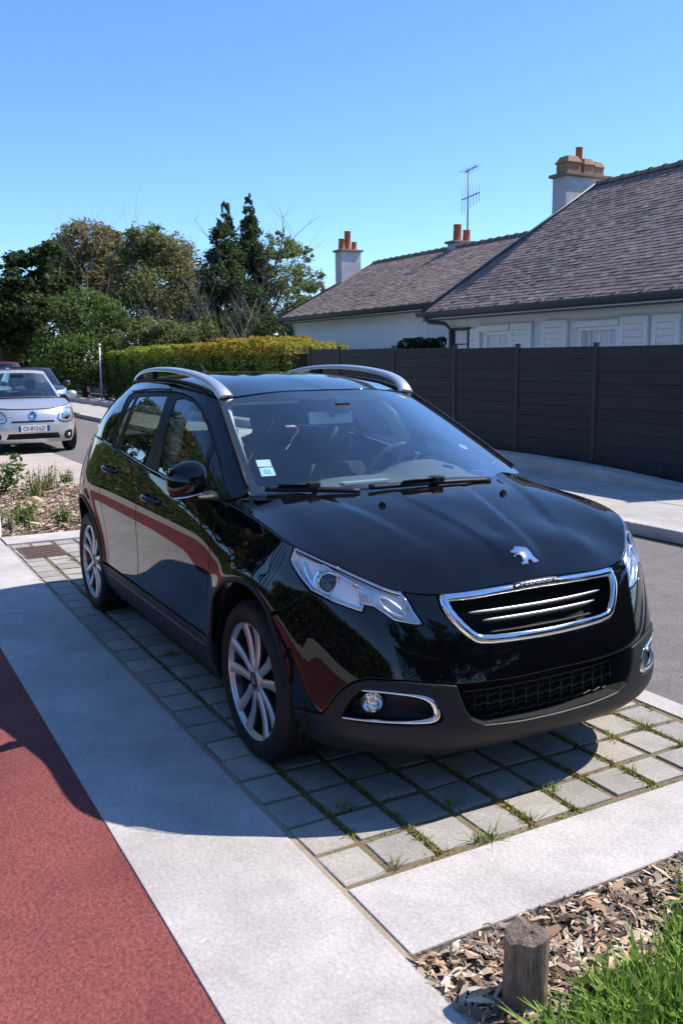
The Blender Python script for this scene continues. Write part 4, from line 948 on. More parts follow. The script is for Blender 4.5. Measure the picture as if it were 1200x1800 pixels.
nh = near_hedge(1.5, 26, -7.2, 2.4, 143); nh.data.transform(Matrix.Diagonal((1, -1, 1, 1))); [c_.data.transform(Matrix.Diagonal((1, -1, 1, 1))) for c_ in children(nh)]; nh.location = (nh.location.x, 7.2, 0); tag(nh, 'green garden hedge across the road past the end of the dark fence', 'hedge')
for i, (x, y) in enumerate(((4, 10.5), (8.5, 11), (13, 10), (18, 11))): side_tree(x, y, 6.5, 160+i, (DRK, MID)[i % 2], ('dark', 'mid green')[i % 2]+' leafy tree behind the garden hedge across the road', R=2.6, n=9000, size=.16)
eh = near_hedge(-6, 10, -10.2, 3.0, 142, 'y'); eh.data.transform(Matrix.Diagonal((-1, 1, 1, 1))); eh.location = (10.8, eh.location.y, 0); tag(eh, 'tall dense hedge closing the end of the car park', 'hedge')
# ------------------------------------------------------------------ the black car: x forward from the front axle, y to its left, z up
def car_net():
    C = []
    zf = [.210, .26, .34, .45, .55, .62, .68, .72, None]
    fx = {  # y : x at each row, then top (x,z)
        0.00: ([.765, .840, .850, .846, .822, .798, .768, .738], (.700, .768)),
        0.20: ([.760, .835, .845, .840, .815, .790, .760, .732], (.697, .763)),
        0.40: ([.738, .808, .815, .806, .778, .752, .726, .705], (.682, .752)),
        0.55: ([.690, .752, .756, .744, .715, .692, .668, .645], (.615, .772)),
        0.67: ([.610, .665, .668, .655, .630, .608, .582, .556], (.510, .836)),
        0.76: ([.500, .548, .552, .542, .520, .500, .475, .452], (.425, .876)),
    }
    for y, (xs, top) in fx.items():
        k = sstep(.45, .76, y)
        yt = {0.55: .545, 0.67: .645, 0.76: .725}.get(y, y)
        zz = [z+k*d for z, d in zip(zf[:-1], (.012, .015, .02, .02, .03, .05, .08, .12))]
        col = [(x, y-(.03 if (i == 0 and y > .5) else 0)-(y-yt)*sstep(4, 8, i)*.8, z) for i, (x, z) in enumerate(zip(xs, zz))]
        col.append((top[0], yt, top[1])); C.append(col)
    def side(x, Wm, tw, tz, kind, xs=0.0):
        if kind == 'f':
            zs = [.19, .27, .36, .47, .58, .67, .76, .84]; dw = [-.09, -.03, -.012, -.004, 0, 0, -.008, -.034]
            zs = [a+(b-a)*0 for a, b in zip(zs, zs)]
            zs[7] = min(.84, tz-.05)
        else:
            zs = [.19, .27, .36, .47, .58, .69, .79, .89]; dw = [-.085, -.03, -.014, -.016, -.014, -.004, 0, -.018]
        C.append([(x-xs*sstep(3, 8, i), Wm+d, z) for i, (d, z) in enumerate(zip(dw, zs))]+[(x-xs, tw, tz)])
    side(.425, .803, .762, .897, 'f', .085); side(.30, .838, .778, .914, 'f', .05); side(.15, .852, .775, .932, 'f'); side(0, .860, .765, .948, 'f')
    side(-.18, .862, .752, .965, 'f'); side(-.34, .862, .772, .985, 'd'); side(-.5, .862, .800, .995, 'd')
    for x, Wm, tw, tz in ((-.8, .862, .808, 1.0), (-1.1, .862, .810, 1.008), (-1.4, .862, .810, 1.032), (-1.8, .862, .806, 1.075),
                          (-2.2, .862, .796, 1.108), (-2.54, .864, .768, 1.122), (-2.85, .806, .680, 1.10), (-3.05, .735, .60, 1.075)):
        side(x, Wm, tw, tz, 'd')
    for x, w in ((-3.2, .60), (-3.275, .43), (-3.30, .22), (-3.305, 0)):
        C.append([(x+d, w, z) for d, z in zip((.06, .0, -.01, -.01, .0, .0, .0, .02), (.22, .30, .38, .48, .58, .70, .82, .95))]+[(x+.07, w*.93, 1.06)])
    return C
ARC = [(.045, .335, .400), (-2.50, .335, .405)]
def arch_flare(P):
    x, w, z = P[:, 0], P[:, 1], P[:, 2]
    for cx, cz, r in ARC:
        d = np.hypot(x-cx, z-cz)
        P[:, 1] = P[:, 1]+np.sign(w)*.010*np.exp(-((d-r-.01)/.045)**2)*sstep(.25, .4, z)*sstep(.55, .75, np.abs(w))
    return P
S_ = Net(car_net(), 1, arch_flare)
_t = S_.normal(np.array([[S_.U[14], .5]]))[0]
if _t[1] > 0: S_.sgn = -1
S_.setup((0, 0), (S_.umax, S_.vmax), .012)
def sx(x, z): return S_.find_xz(x, z)
def sp(*pts): return S_.invs(pts)
VT = S_.vmax
def u_of_x(x): return sx(x, .6)[0]
def top_u(x):
    u = np.linspace(0, S_.umax, 900); P = S_.ev(np.stack([u, np.full_like(u, VT)], 1))
    i = np.abs(P[:, 0]-x).argmin(); return u[i]
def top_run(u0, u1, n=24): return [(u, VT) for u in np.linspace(u0, u1, n)]
# hood / windscreen / roof / greenhouse side
def hood_bumps(uv):
    x = uv[:, 0]; y = np.abs(uv[:, 1])
    wt = .085+.10*np.clip((.62-x)/.6, 0, 1.2)**1.3
    front = sstep(.665, .60, x)
    tongue = .0055*(1-sstep(wt-.022, wt+.022, y))*front*sstep(-.15, .35, x)
    yb = .38+.12*np.clip((.25-x)/.4, -1, 1)
    side = .007*sstep(yb-.03, yb+.04, y)*sstep(-.30, -.12, x)*sstep(.56, .40, x)*(1-sstep(.60, .72, y))
    return tongue+side
_uE = top_u(-.18)
_E = S_.ev(np.array(top_run(0, _uE, 40)))
EDGE = [(p[0], abs(p[1]), p[2]) for p in _E]+[(-.165, .737, .968), (-.21, .722, .995), (-.24, .690, 1.016)]
hp = [e for e in EDGE[::2]]+[(-.03, 0, 1.028), (-.05, .2, 1.028), (-.10, .4, 1.024), (-.18, .58, 1.018),
      (.143, .0, .998), (.143, .30, .988), (.634, 0, .838), (.66, 0, .812), (.30, 0, .953), (.48, 0, .900), (.45, .35, .890), (.58, .35, .840), (.55, .2, .873), (.3, .55, .930), (.0, .6, .985)]
H_ = Height(hp, 'xy', 1, 3e-5, hood_bumps)
H_.setup((-.3, -.85), (.75, .85))
wp = [(.03, 0, 1.0), (-.0, .3, 1.0), (-.10, .5, 1.005), (-.24, .700, 1.022), (-.875, 0, 1.412), (-.885, .25, 1.407), (-.952, .543, 1.377),
      (-.43, 0, 1.222), (-.46, .3, 1.215), (-.595, .625, 1.205)]
W_s = Height(wp, 'xy', 1, 1e-6); W_s.setup((-1.0, -.75), (.06, .75))
rp = [(-.875, 0, 1.414), (-.885, .25, 1.409), (-.952, .543, 1.380), (-1.2, 0, 1.462), (-1.2, .5, 1.428), (-1.2, .59, 1.412), (-1.6, 0, 1.492), (-1.6, .5, 1.460), (-1.6, .60, 1.437),
      (-2.0, 0, 1.496), (-2.0, .5, 1.462), (-2.0, .60, 1.438), (-2.4, 0, 1.488), (-2.4, .48, 1.446), (-2.4, .552, 1.424), (-2.62, .512, 1.398), (-2.95, 0, 1.440), (-2.92, .44, 1.336)]
R_ = Height(rp, 'xy', 1, 1e-5); R_.setup((-3.1, -.65), (-.86, .65))
GC = []
for bx, (tx, tw, tz), bl in ((None, (-.965, .546, 1.381), .004), (-.31, (-1.01, .562, 1.393), .012), (-.40, (-1.08, .577, 1.403), .022), (-.6, (-1.2, .586, 1.414), .028), (-.9, (-1.38, .595, 1.426), .03),
        (-1.2, (-1.6, .600, 1.437), .032), (-1.5, (-1.85, .602, 1.441), .032), (-1.9, (-2.15, .588, 1.437), .032), (-2.3, (-2.40, .552, 1.424), .032), (-2.6, (-2.62, .512, 1.398), .03), (-2.97, (-2.92, .44, 1.335), .03)):
    b = np.array([-.245, .703, 1.020]) if bx is None else np.abs(S_.ev(np.array([(top_u(bx), VT)]))[0])*[-1, 1, 1]
    t_ = np.array([tx, tw, tz])
    GC.append([b+(t_-b)*t+np.array([0, 1, .35])*4*t*(1-t)*bl for t in (0, .2, .4, .6, .8, 1)])
G_ = Net(GC, 1, None, False)
if G_.normal(np.array([[1.5, .25]]))[0][1] > 0: G_.sgn = -1
VG = G_.vmax; G_.setup((0, 0), (G_.umax, VG))
CAR = empty('parked_car', (0, 0, 0), 0, 'glossy black crossover car with silver roof rails parked on the grass jointed pavers', 'car')
def joinmir(name, V, F, mat, parent, NN):
    S = np.array([1, -1, 1]); n = len(V)
    return pydata(name, np.concatenate([V, V*S]), list(F)+[tuple(i+n for i in f)[::-1] for f in F], mat, parent, N=np.concatenate([NN, NN*S]))
def half(name, mat, parent, patch, loop, **k):
    V, F, NN = panel_data(patch, loop, **k); return joinmir(name, V, fix_wind(V, F, NN), mat, parent, NN)
def sym(path): return list(path)+[(-u, v) for u, v in reversed(path) if abs(u) > 1e-6]
# --- traced lines on the lower body
u_gr = S_.inv(768, 1049)[0]; u_hl0 = S_.inv(714, 1056)[0]; u_hl1 = top_u(.305)
HL_low = sp((727, 1072), (744, 1096), (738, 1100), (692, 1092), (672, 1078), (655, 1067), (641, 1064), (637, 1077), (629, 1075), (580, 1057), (545, 1040), (522, 1010), (508, 985))
HL = top_run(u_hl1, u_hl0, 22)+HL_low
arch_px = sp((370, 1132), (370, 1120), (371, 1085), (373, 1053), (379, 1037), (387, 1027), (397, 1020), (407, 1017), (420, 1018), (433, 1023), (443, 1031), (453, 1043), (463, 1058), (473, 1078))
arch_px = [tuple(p) for p in chaikin(arch_px, 1, False)]
arch_dn = sp((475, 1087), (485, 1115), (494, 1146), (502, 1178), (509, 1215), (514, 1243))
seam = sp((545, 1041), (520, 1057), (495, 1073)); seam = [seam[0], seam[1], seam[2]]
clad_edge = sp((541, 1250), (567, 1254), (582, 1233), (600, 1213), (620, 1199.5), (646, 1193), (713, 1197), (780, 1202), (803, 1204))
int_side = sp((810, 1225), (818, 1246), (830, 1264), (853, 1273))
GR_low = sp((768, 1049), (774, 1072), (798, 1100), (828, 1127), (850, 1133))
# --- front bumper
path = [(u_gr, VT-.002)]+top_run(u_gr+.01, u_hl0, 5)+HL_low[:11]+seam[1:]+arch_dn+clad_edge+[(u_gr*.5, .320), (0.0, .324)]
inner = [(0.0, .455)]+[(GR_low[-1][0]*.5, .458)]+GR_low[::-1]
loop = path[:]; loop = loop+[(-u, v) for u, v in reversed(path[:-1])]
loop = loop+[(-u, v) for u, v in GR_low]+[(-GR_low[-1][0]*.5, .458), (0, .455), (GR_low[-1][0]*.5, .458)]+GR_low[::-1]
bumper = panel('front_bumper', PAINT, CAR, S_, loop, depth=.03, step=.022)
# --- lower cladding with fog lamp openings
FOG = sp((600, 1261), (608, 1244), (618, 1229), (637, 1212), (690, 1217), (745, 1221), (765, 1232), (775, 1249), (779, 1264), (771, 1271), (727, 1274), (653, 1270))
FOG = [tuple(p) for p in chaikin(FOG, 1)]
bot = [(u, .0) for u in np.linspace(1.02, 0, 16)]
cpath = arch_dn[-1:]+[(1.046, .11), (1.038, .06), (1.028, .02)]+bot
lp = [(u, v) for u, v in cpath]+[(-u, v) for u, v in reversed(cpath[:-1])]
up = clad_edge+int_side+[(int_side[-1][0]*.5, .168), (0, .165)]
lp = lp+[(-u, v) for u, v in up]+[(u, v) for u, v in reversed(up[:-1])]
clad = panel('lower_bumper', CLAD, CAR, S_, lp, holes=[FOG, [(-u, v) for u, v in FOG]], off=.006, depth=.05, rad=.006, step=.022)
tag(clad, 'grained dark grey plastic lower bumper')
# --- recess behind the lower intake, with its bars
def cavity(name, loop, depth, mat, parent, patch=S_, mirror=False, flat=.9):
    l = orient(resample(loop, .02)); P = patch.ev(l); n = patch.normal(l); c = P.mean(0); m = n.mean(0); m /= np.linalg.norm(m)
    B = P-m*depth; B = c-m*depth+(B-(c-m*depth))*flat
    V = np.concatenate([P-n*.004, B, [B.mean(0)]]); k = len(l)
    F = [(i, (i+1) % k, k+(i+1) % k, k+i) for i in range(k)]+[(k+i, k+(i+1) % k, 2*k) for i in range(k)]
    if mirror: V, F = mir(V, F)
    return pydata(name, V, F, mat, parent)
INT = [(u, v) for u, v in [clad_edge[-1]]+int_side]+[(0, .165)]; INT = INT+[(-u, v) for u, v in reversed(INT[:-1])]+[(0, .324)]
cavity('intake_recess', INT, .09, DARK, CAR)
g = MB()
for k in range(5):
    v = .185+k*.026; ue = np.interp(v, [.165, .324], [int_side[-1][0]-.01, clad_edge[-1][0]])-.01
    uu = np.linspace(-ue, ue, 60); P = S_.ev(np.stack([uu, np.full(60, v)], 1)); n = S_.normal(np.stack([uu, np.full(60, v)], 1))
    P = P-n*(.052+.010*(k % 2)); P[:, 2] += .0035*np.sin(uu*2*math.pi/.055)*(k < 4)
    g.tube(P, .0045, 6)
for u in np.linspace(-.33, .33, 13):
    P = S_.ev(np.array([(u, .175), (u, .24), (u, .30)])); n = S_.normal(np.array([(u, .175), (u, .24), (u, .30)])); g.tube(P-n*.05, .004, 5)
g.build('intake_grid', plain('deep_black_plastic', (.006, .006, .006), .5), CAR)
# --- grille: black throat, chrome frame, louvres
grl = [(u_gr, VT-.004)]+GR_low+[(GR_low[-1][0]*.5, .458), (0, .455)]
GRL = grl+[(-u, v) for u, v in reversed(grl[:-1])]+[(0, VT-.004)]
GRL = [tuple(p) for p in resample(GRL, .02)]
grille = cavity('grille', [tuple(p) for p in inset(orient(np.array(GRL)), .006)], .085, DARK, CAR)
cen = inset(orient(resample(chaikin([tuple(p) for p in grl[:-1]]+[(0, .455)]+[(-u, v) for u, v in reversed(grl[:-1])]+[(-.2, VT-.006), (0, VT-.006), (.2, VT-.006)], 1), .012)), .0195)
V, F = band_sweep(S_, cen, [(-.017, -.012), (-.0165, .004), (-.012, .009), (.004, .010), (.013, .003), (.017, -.012)])
fr = pydata('chrome_frame', V, F, CHROME, grille, smooth=True)
for k, (vv, ins) in enumerate(((.585, .075), (.645, .05), (.700, .035))):
    lim = np.interp(vv, [.455, VT], [GR_low[-1][0], u_gr])-ins
    if k == 2: continue
    uu = np.linspace(-lim, lim, 40); q = np.stack([uu, np.full(40, vv)], 1); P = S_.ev(q); n = S_.normal(q)
    fade = np.sqrt(np.clip(1-(np.abs(uu)/lim)**6, .02, 1))
    prof = [(-.012, -.004), (-.008, .007), (.004, .008), (.009, .0), (.0, -.03)]
    G = np.stack([P-n*.024+np.array([0, 0, 1.])*a*fade[:, None]+n*(b*fade[:, None]) for a, b in prof], 1)
    G = np.concatenate([G, G[:, :1]], 1); V, F = grid_mesh(G)
    lv = pydata('louvre', V, F, BLKPLA, grille, smooth=False)
    P2 = P-n*.0165; mb = MB(); mb.tube(P2+np.array([0, 0, .003]), list(.0062*fade+.0008), 6, flat=.7); mb.build('louvre_edge', SATIN, lv)
q = [(u, .52) for u in np.linspace(-.24, .24, 30)]; P = S_.ev(np.array(q))-S_.normal(np.array(q))*.035
MB().tube(P, .006, 6).build('louvre', BLKPLA, grille)
# name plate between hood and grille
q0 = np.array([(u, VT-.004) for u in np.linspace(-.105, .105, 22)]); P0 = S_.ev(q0); n0 = S_.normal(q0)
fade = np.sqrt(np.clip(1-(np.abs(q0[:, 0])/.107)**4, 0, 1))[:, None]; fw = np.array([1., 0, 0])
G = np.stack([P0+fw*.006+np.array([0, 0, .010])*fade, P0+fw*.018+np.array([0, 0, .008])*fade, P0+fw*.026+np.array([0, 0, -.004])*fade, P0+fw*.028+np.array([0, 0, -.012])*fade, P0+fw*.020+np.array([0, 0, -.016])*fade], 1)
V, F = grid_mesh(G); sc = pydata('name_plate', V, F, ALLOYD, grille, smooth=True)
def text_mesh(body, size, ext=.0008):
    cu = bpy.data.curves.new('lettering', 'FONT'); cu.body = body; cu.size = size; cu.align_x = 'CENTER'; cu.align_y = 'CENTER'; cu.extrude = ext
    to = bpy.data.objects.new('lettering', cu); COL.objects.link(to); dg = bpy.context.evaluated_depsgraph_get(); me = bpy.data.meshes.new_from_object(to.evaluated_get(dg)); bpy.data.objects.remove(to); return me
me = text_mesh('PEUGEOT', .019); me.transform(Matrix.Diagonal((2.05, 1, 1, 1))); tx = link('plate_lettering', me, SATIN, grille)
pc = P0[len(P0)//2]; up_ = Vector((-.45, 0, .9)).normalized(); nx_ = Vector((.9, 0, .45)).normalized()
for v in me.vertices:
    y_ = v.co.x; k_ = np.interp(-y_, P0[::-1, 1] if P0[0, 1] > P0[-1, 1] else P0[:, 1], P0[::-1, 0] if P0[0, 1] > P0[-1, 1] else P0[:, 0])
    p_ = Vector((k_+.0235, y_, pc[2]+.001))+up_*v.co.y+nx_*(v.co.z+.0012); v.co = p_
# --- fenders
drf = sp((389, 886), (379, 915), (373, 938), (368, 987), (364, 1040), (363, 1095)); drf = [(u_, v_) for u_, v_ in drf]
drf_b = sx(-.382, .40)
fl = top_run(u_hl1+.004, drf[0][0]-.005, 26)+drf+[drf_b]+[sx(-.345, .398)]+arch_px+seam[::-1]+[HL_low[-2], HL_low[-1]]
panel('front_fender', PAINT, CAR, S_, fl, mirror=True, depth=.02)
# --- doors
dd = sp((249, 845), (243, 860), (240, 885), (239, 920), (241, 955), (243, 987), (242, 1018)); uB = top_u(-1.235)
dd_b = sx(-1.425, .40)
fd = [drf_b]+drf[::-1]+top_run(drf[0][0]+.004, uB, 20)+dd+[dd_b]+[sx(x, .399) for x in np.linspace(-1.3, -.5, 8)]
front_doors = panel('front_door', PAINT, CAR, S_, fd, mirror=True)
rd_r = [sx(-2.10, 1.06), sx(-2.125, .95), sx(-2.10, .84), sx(-2.04, .70), sx(-2.005, .58), sx(-1.995, .48), sx(-2.01, .402)]
rd = [dd_b]+dd[::-1]+top_run(uB, top_u(-2.085), 18)+rd_r+[sx(x, .401) for x in np.linspace(-1.9, -1.5, 5)]
rear_doors = panel('rear_door', PAINT, CAR, S_, rd, mirror=True)
# --- rear quarter, rear bumper, tailgate, tail lamps
def arc_xz(cx, cz, r, a0, a1, n): return [sx(cx+r*math.cos(a), cz+r*math.sin(a)) for a in np.radians(np.linspace(a0, a1, n))]
rarch = arc_xz(-2.505, .335, .412, 8, 158, 24)
uq = top_u(-3.04)
TL = [sx(-2.68, 1.075), sx(-2.80, 1.0), sx(-2.98, .88), (S_.U[-4]+.05, .60), (S_.U[-4]+.10, .74), (top_u(-3.10), VT-.006), (top_u(-2.72), VT-.006)]
qp = [rd_r[0]]+top_run(top_u(-2.09), top_u(-2.71), 14)+TL[:3]+[sx(-3.05, .84), sx(-3.05, .70), sx(-2.98, .56), sx(-2.9, .49)]+rarch[::-1]+[sx(-2.085, .404)]+rd_r[::-1]
qp = [qp[0]]+[p for p in qp[1:]]
panel('rear_quarter', PAINT, CAR, S_, qp[:-1], mirror=True)
panel('tail_lamp', REDLENS, CAR, S_, TL, mirror=True, off=.004)
rb = [sx(-2.89, .48), sx(-2.97, .555), sx(-3.04, .69), (S_.U[-4]-.02, .52), (S_.umax-.002, .50), (S_.umax-.002, .0), (S_.U[-4], 0), sx(-2.92, .24), sx(-2.86, .33)]
half('rear_bumper', CLAD, CAR, S_, rb, gap=.0015)
tg = [(S_.umax-.001, .505), (S_.U[-4]-.01, .525), (S_.U[-4]+.04, .60), (S_.U[-4]+.11, .74), (S_.U[-4]+.11, VT), (S_.umax-.001, VT)]
half('tailgate', PAINT, CAR, S_, tg, gap=.001)
# --- sills
sl = [sx(-.352, .394), sx(-.348, .33), sx(-.36, .26)]+[(u, .012) for u in np.linspace(u_of_x(-.40), u_of_x(-2.06), 20)]+[sx(-2.095, .27), sx(-2.085, .34), sx(-2.09, .398)]+[sx(x, .394) for x in np.linspace(-2.0, -.45, 14)]
sills = panel('side_sill', CLAD, CAR, S_, sl, mirror=True, off=.004, depth=.04)
for sd, par in ((1, sills[0]), (-1, sills[1])):
    cl = np.array([sx(x, .352+.022*((x+2.02)/1.6)**2*0) for x in np.linspace(-2.03, -.42, 50)])
    V, F = band_sweep(S_, cl, [(-.004, .003), (-.003, .008), (.002, .008), (.0035, .003)], False)
    if sd < 0: V, F = mir(V, F)
    pydata('sill_strip', V, F, ALLOYD, par, smooth=True)
# --- wheel arch rims and liners
for (lp_, nm) in ((arch_px+arch_dn[:-1], 'f'), (rarch, 'r')):
    l = np.array(lp_); prof = [(-.014, .001), (-.012, .005), (.006, .005), (.009, -.002), (.009, -.04)]
    V, F = band_sweep(S_, l, prof if nm == 'f' else [(-a, h) for a, h in prof], False)
    for s_ in (1, -1):
        V2, F2 = (V, F) if s_ == 1 else mir(V, F)
        pydata('arch_trim', V2, F2, BLKPLA, CAR, smooth=True)
for cx in (.0, -2.52):
    for s_ in (1, -1):
        mb = MB(); mb.lathe([(.405, -.80), (.41, -.60), (.40, -.42), (.0, -.42)], 40, 'Y', (cx+.02, 0, .335), a0=math.radians(-12), a1=math.radians(192))
        if s_ == -1: mb.V = [(x, -y, z) for x, y, z in mb.V]
        mb.build('wheel_liner', DARK, CAR)
mb = MB(); mb.box((-1.27, 0, .24), (1.55, 1.5, .1)); mb.box((-1.3, 0, .27), (3.9, .80, .12)); mb.box((-2.9, 0, .30), (.5, 1.3, .12)); mb.box((.55, 0, .26), (.28, 1.0, .08)); mb.build('underbody', DARK, CAR)
# --- hood
Eh = EDGE
hl_loop = [(x, -w) for x, w, z in Eh]+[(-.238, -.660), (-.207, -.590), (-.15, -.45), (-.09, -.30), (-.055, -.15), (-.045, 0)]
hl_loop = hl_loop+[(x, -y) for x, y in reversed(hl_loop[:-1])]
hood = panel('hood', PAINT, CAR, H_, hl_loop[:-1], gap=.0035, rad=.004, depth=.025, step=.018)
def on(patch, a, b, off=0.0):
    q = np.array([(a, b)]); return Vector(patch.ev(q)[0]+patch.normal(q)[0]*off), Vector(patch.normal(q)[0])
for sgn in (1, -1):
    p, n = on(H_, .143, .30*sgn, .003); mb = MB(); M = n.to_track_quat('Z', 'X').to_matrix()
    mb.box(p+n*.004, (.022, .028, .016), M, .6); mb.ball(p+n*.012, .006); mb.build('washer_nozzle', BLKPLA, hood)
# rampant lion badge, a bevelled chrome silhouette
lion = [(305, 345), (330, 330), (352, 318), (350, 296), (385, 280), (440, 284), (500, 292), (520, 288), (548, 305), (575, 335), (605, 365), (628, 400), (640, 420), (690, 460), (728, 498), (700, 518), (650, 520), (642, 490), (610, 478), (578, 468), (566, 500), (572, 540), (530, 538), (478, 548), (470, 512), (500, 492), (480, 450), (466, 410), (430, 400), (400, 404), (382, 420), (372, 432), (355, 415), (366, 395), (395, 384), (420, 378), (390, 372), (350, 372), (312, 362)]
lq = [H_.inv(860+x*140/1200, 930+y*140/1200) for x, y in lion]
lion_c = np.mean(lq, 0)
V, F, NN = panel_data(H_, lq, gap=0, rad=.0022, depth=.012, step=.01, off=.0075, bstep=.006)
pydata('lion_badge', V, fix_wind(V, F, NN), CHROME, hood, N=NN)
cv = [(lion_c[0]+.052-.6*(t*.075)**2/.05, lion_c[1]-.005+t*.075) for t in np.linspace(-1, 1, 15)]
# --- cowl and windscreen
cw = np.array([[(-.02, y, 1.012-.03*(y/.68)**2), (-.20-.12*(y/.68)**2, y, .985)] for y in np.linspace(-.69, .69, 24)])
xw = lambda y: -.035-.185*(abs(y)/.68)**2
cw = np.array([[(xw(y)+.05, y, 1.002), (xw(y)-.01, y, .998), (xw(y)-.12, y, .99)] for y in np.linspace(-.70, .70, 28)])
V, F = grid_mesh(cw); pydata('cowl', V, F, BLKPLA, CAR, smooth=True)
WB = [(xw(y)+.005, y) for y in np.linspace(-.70, .70, 25)]
xt = lambda y: -.876-.077*(abs(y)/.543)**2
WT = [(xt(y), y) for y in np.linspace(.543, -.543, 21)]
ws_loop = WB+[(-.35, .678), (-.595, .622), (-.79, .580)]+WT+[(-.79, -.580), (-.595, -.622), (-.35, -.678)]
windscreen = panel('windscreen', WGLASS, CAR, W_s, ws_loop, gap=.004, rad=.002, depth=.004, off=-.002, step=.03)
inn = sp_w = [W_s.inv(*p) for p in ((401, 714), (410, 707), (470, 703), (560, 700), (640, 700), (690, 697), (715, 702), (765, 738), (830, 784), (878, 814), (891, 827), (870, 838), (700, 850), (560, 858), (470, 857), (452, 850), (440, 820), (425, 780), (412, 745))]
fo = orient(resample(ws_loop, .02))
V, F, NN = panel_data(W_s, ws_loop, holes=[inn], gap=.003, rad=.001, depth=.002, off=-.007, step=.03)
pydata('windscreen_border', V, fix_wind(V, F, NN), BLKPLA, windscreen, N=NN)
# stickers inside the glass
for nm, mt, pxs in (('sticker', STICKW, ((449, 806), (474, 805), (478, 817), (453, 818))), ('sticker', STICK, ((455, 820), (479, 818), (485, 833), (460, 835)))):
    q = np.array([W_s.inv(*p) for p in pxs]); P = W_s.ev(q)-W_s.normal(q)*.008; pydata(nm, P, [(0, 1, 2, 3)], mt, windscreen)
    if mt is STICK:
        c_ = q.mean(0); q2 = c_+(q-c_)*[.5, .45]; P = W_s.ev(q2)-W_s.normal(q2)*.0072; pydata('sticker_print', P, [(0, 1, 2, 3)], plain('sticker_print_teal', (.30, .66, .70), .6), windscreen)
q = W_s.inv(815, 783); mb = MB(); P, n = on(W_s, q[0], q[1], -.008); M = n.to_track_quat('Z', 'X').to_matrix()
mb.add([P+M@Vector((math.cos(a)*.028, math.sin(a)*.028, 0)) for a in np.linspace(0, 6.283, 21)[:-1]], [tuple(range(20))]); mb.build('round_sticker', BLKPLA, windscreen)
mb = MB(); P, n = on(W_s, q[0], q[1], -.0072)
mb.add([P+M@Vector((math.cos(a)*.021, math.sin(a)*.021, 0)) for a in np.linspace(0, 6.283, 21)[:-1]], [tuple(range(20))]); mb.build('round_sticker', STICKW, windscreen)
mb = MB(); P, n = on(W_s, q[0], q[1], -.0064)
for dx, dy, w, h in ((-.008, 0, .007, .018), (.003, .004, .007, .012), (.009, -.006, .006, .010)):
    c_ = P+M@Vector((dx, dy, 0)); mb.add([c_+M@Vector((a*w/2, b*h/2, 0)) for a, b in ((-1, -1), (1, -1), (1, 1), (-1, 1))], [(0, 1, 2, 3)])
mb.build('sticker_print', BLKPLA, windscreen)
# wipers
def wiper(px_pts, base_px, arm_px):
    root = None
    q = [W_s.inv(*p) for p in px_pts]; P = [on(W_s, a, b, .016)[0] for a, b in q]
    cs = []
    for i in range(len(P)-1):
        for t in np.linspace(0, 1, 6)[:-1]: cs.append(P[i].lerp(P[i+1], t))
    cs.append(P[-1])
    mb = MB(); mb.tube(cs, .008, 6, flat=1.6); b = mb.build('wiper', BLKPLA, CAR)
    aq = [on(W_s, *W_s.inv(*p), .03)[0] for p in arm_px]; mb = MB(); mb.tube(aq, [.014]+[.009]*(len(aq)-1), 6, flat=.6); mb.build('wiper_arm', BLKPLA, b)
    bb = on(W_s, *W_s.inv(*base_px), .025)[0]; mb = MB(); mb.box(bb, (.05, .055, .03)); mb.build('wiper_pivot', BLKPLA, b, bevel=.006)
wiper(((466, 865), (520, 866), (560, 866), (632, 868)), (549, 862), ((549, 862), (520, 864), (490, 864)))
wiper(((648, 862), (700, 858), (760, 853), (812, 850), (858, 848)), (764, 851), ((764, 851), (735, 854), (705, 858)))
# --- roof, cab sides
rl = [(xt(y), y) for y in np.linspace(.535, -.535, 21)]+[(-1.12, -.556), (-1.4, -.56), (-2.0, -.562), (-2.2, -.55), (-2.4, -.52), (-2.62, -.48), (-2.9, -.415), (-2.97, -.25), (-2.99, 0)]
rl = rl+[(x, -y) for x, y in reversed(rl[21:-1])]
roof = panel('roof', PAINT, CAR, R_, rl, gap=.003, rad=.004, depth=.012, step=.03)
ap, an = on(R_, -2.62, 0.0); mb = MB(); mb.box(ap+Vector((0, 0, .012)), (.09, .045, .03), None, .7); mb.tube([ap+Vector((.01, 0, .02)), ap+Vector((-.07, 0, .075))], [.011, .006], 8); mb.build('roof_antenna', BLKPLA, roof)
gbot = [(u, .004) for u in np.linspace(G_.umax-.004, 0, 44)]
gtop = [(u, VG-.004) for u in np.linspace(.01, G_.umax-.004, 40)]
gfront = [(.002, v) for v in np.linspace(.05, VG-.03, 8)]
DLO = G_.invs(((394, 880), (395, 850), (387, 807), (373, 757), (364, 735), (352, 714), (338, 699), (320, 691), (303, 688), (265, 688), (236, 689), (226, 696), (214, 722), (203, 750), (196, 770), (198, 785), (206, 793)))
DLO = DLO+[(u, .016) for u in np.linspace(DLO[-1][0]-.07, DLO[0][0]+.03, 20)]
cabs = panel('cab_side', PAINT, CAR, G_, gbot+gfront+gtop, holes=[DLO], mirror=True, gap=.002, step=.025)
GL1 = G_.invs(((308, 701), (322, 699), (338, 706), (352, 723), (362, 746), (370, 772), (354, 838), (350, 862), (300, 848), (274, 832), (284, 790)))
GL2 = G_.invs(((375, 785), (381, 805), (388, 835), (391, 856), (389, 874), (372, 872), (357, 866), (360, 845)))
GL3 = G_.invs(((241, 697), (265, 695), (293, 695), (278, 740), (264, 785), (253, 817), (230, 804), (205, 787), (213, 765), (226, 730)))
GL4 = G_.invs(((231, 700), (235, 700), (222, 730), (210, 763), (203, 781), (199, 772), (206, 752), (217, 724)))
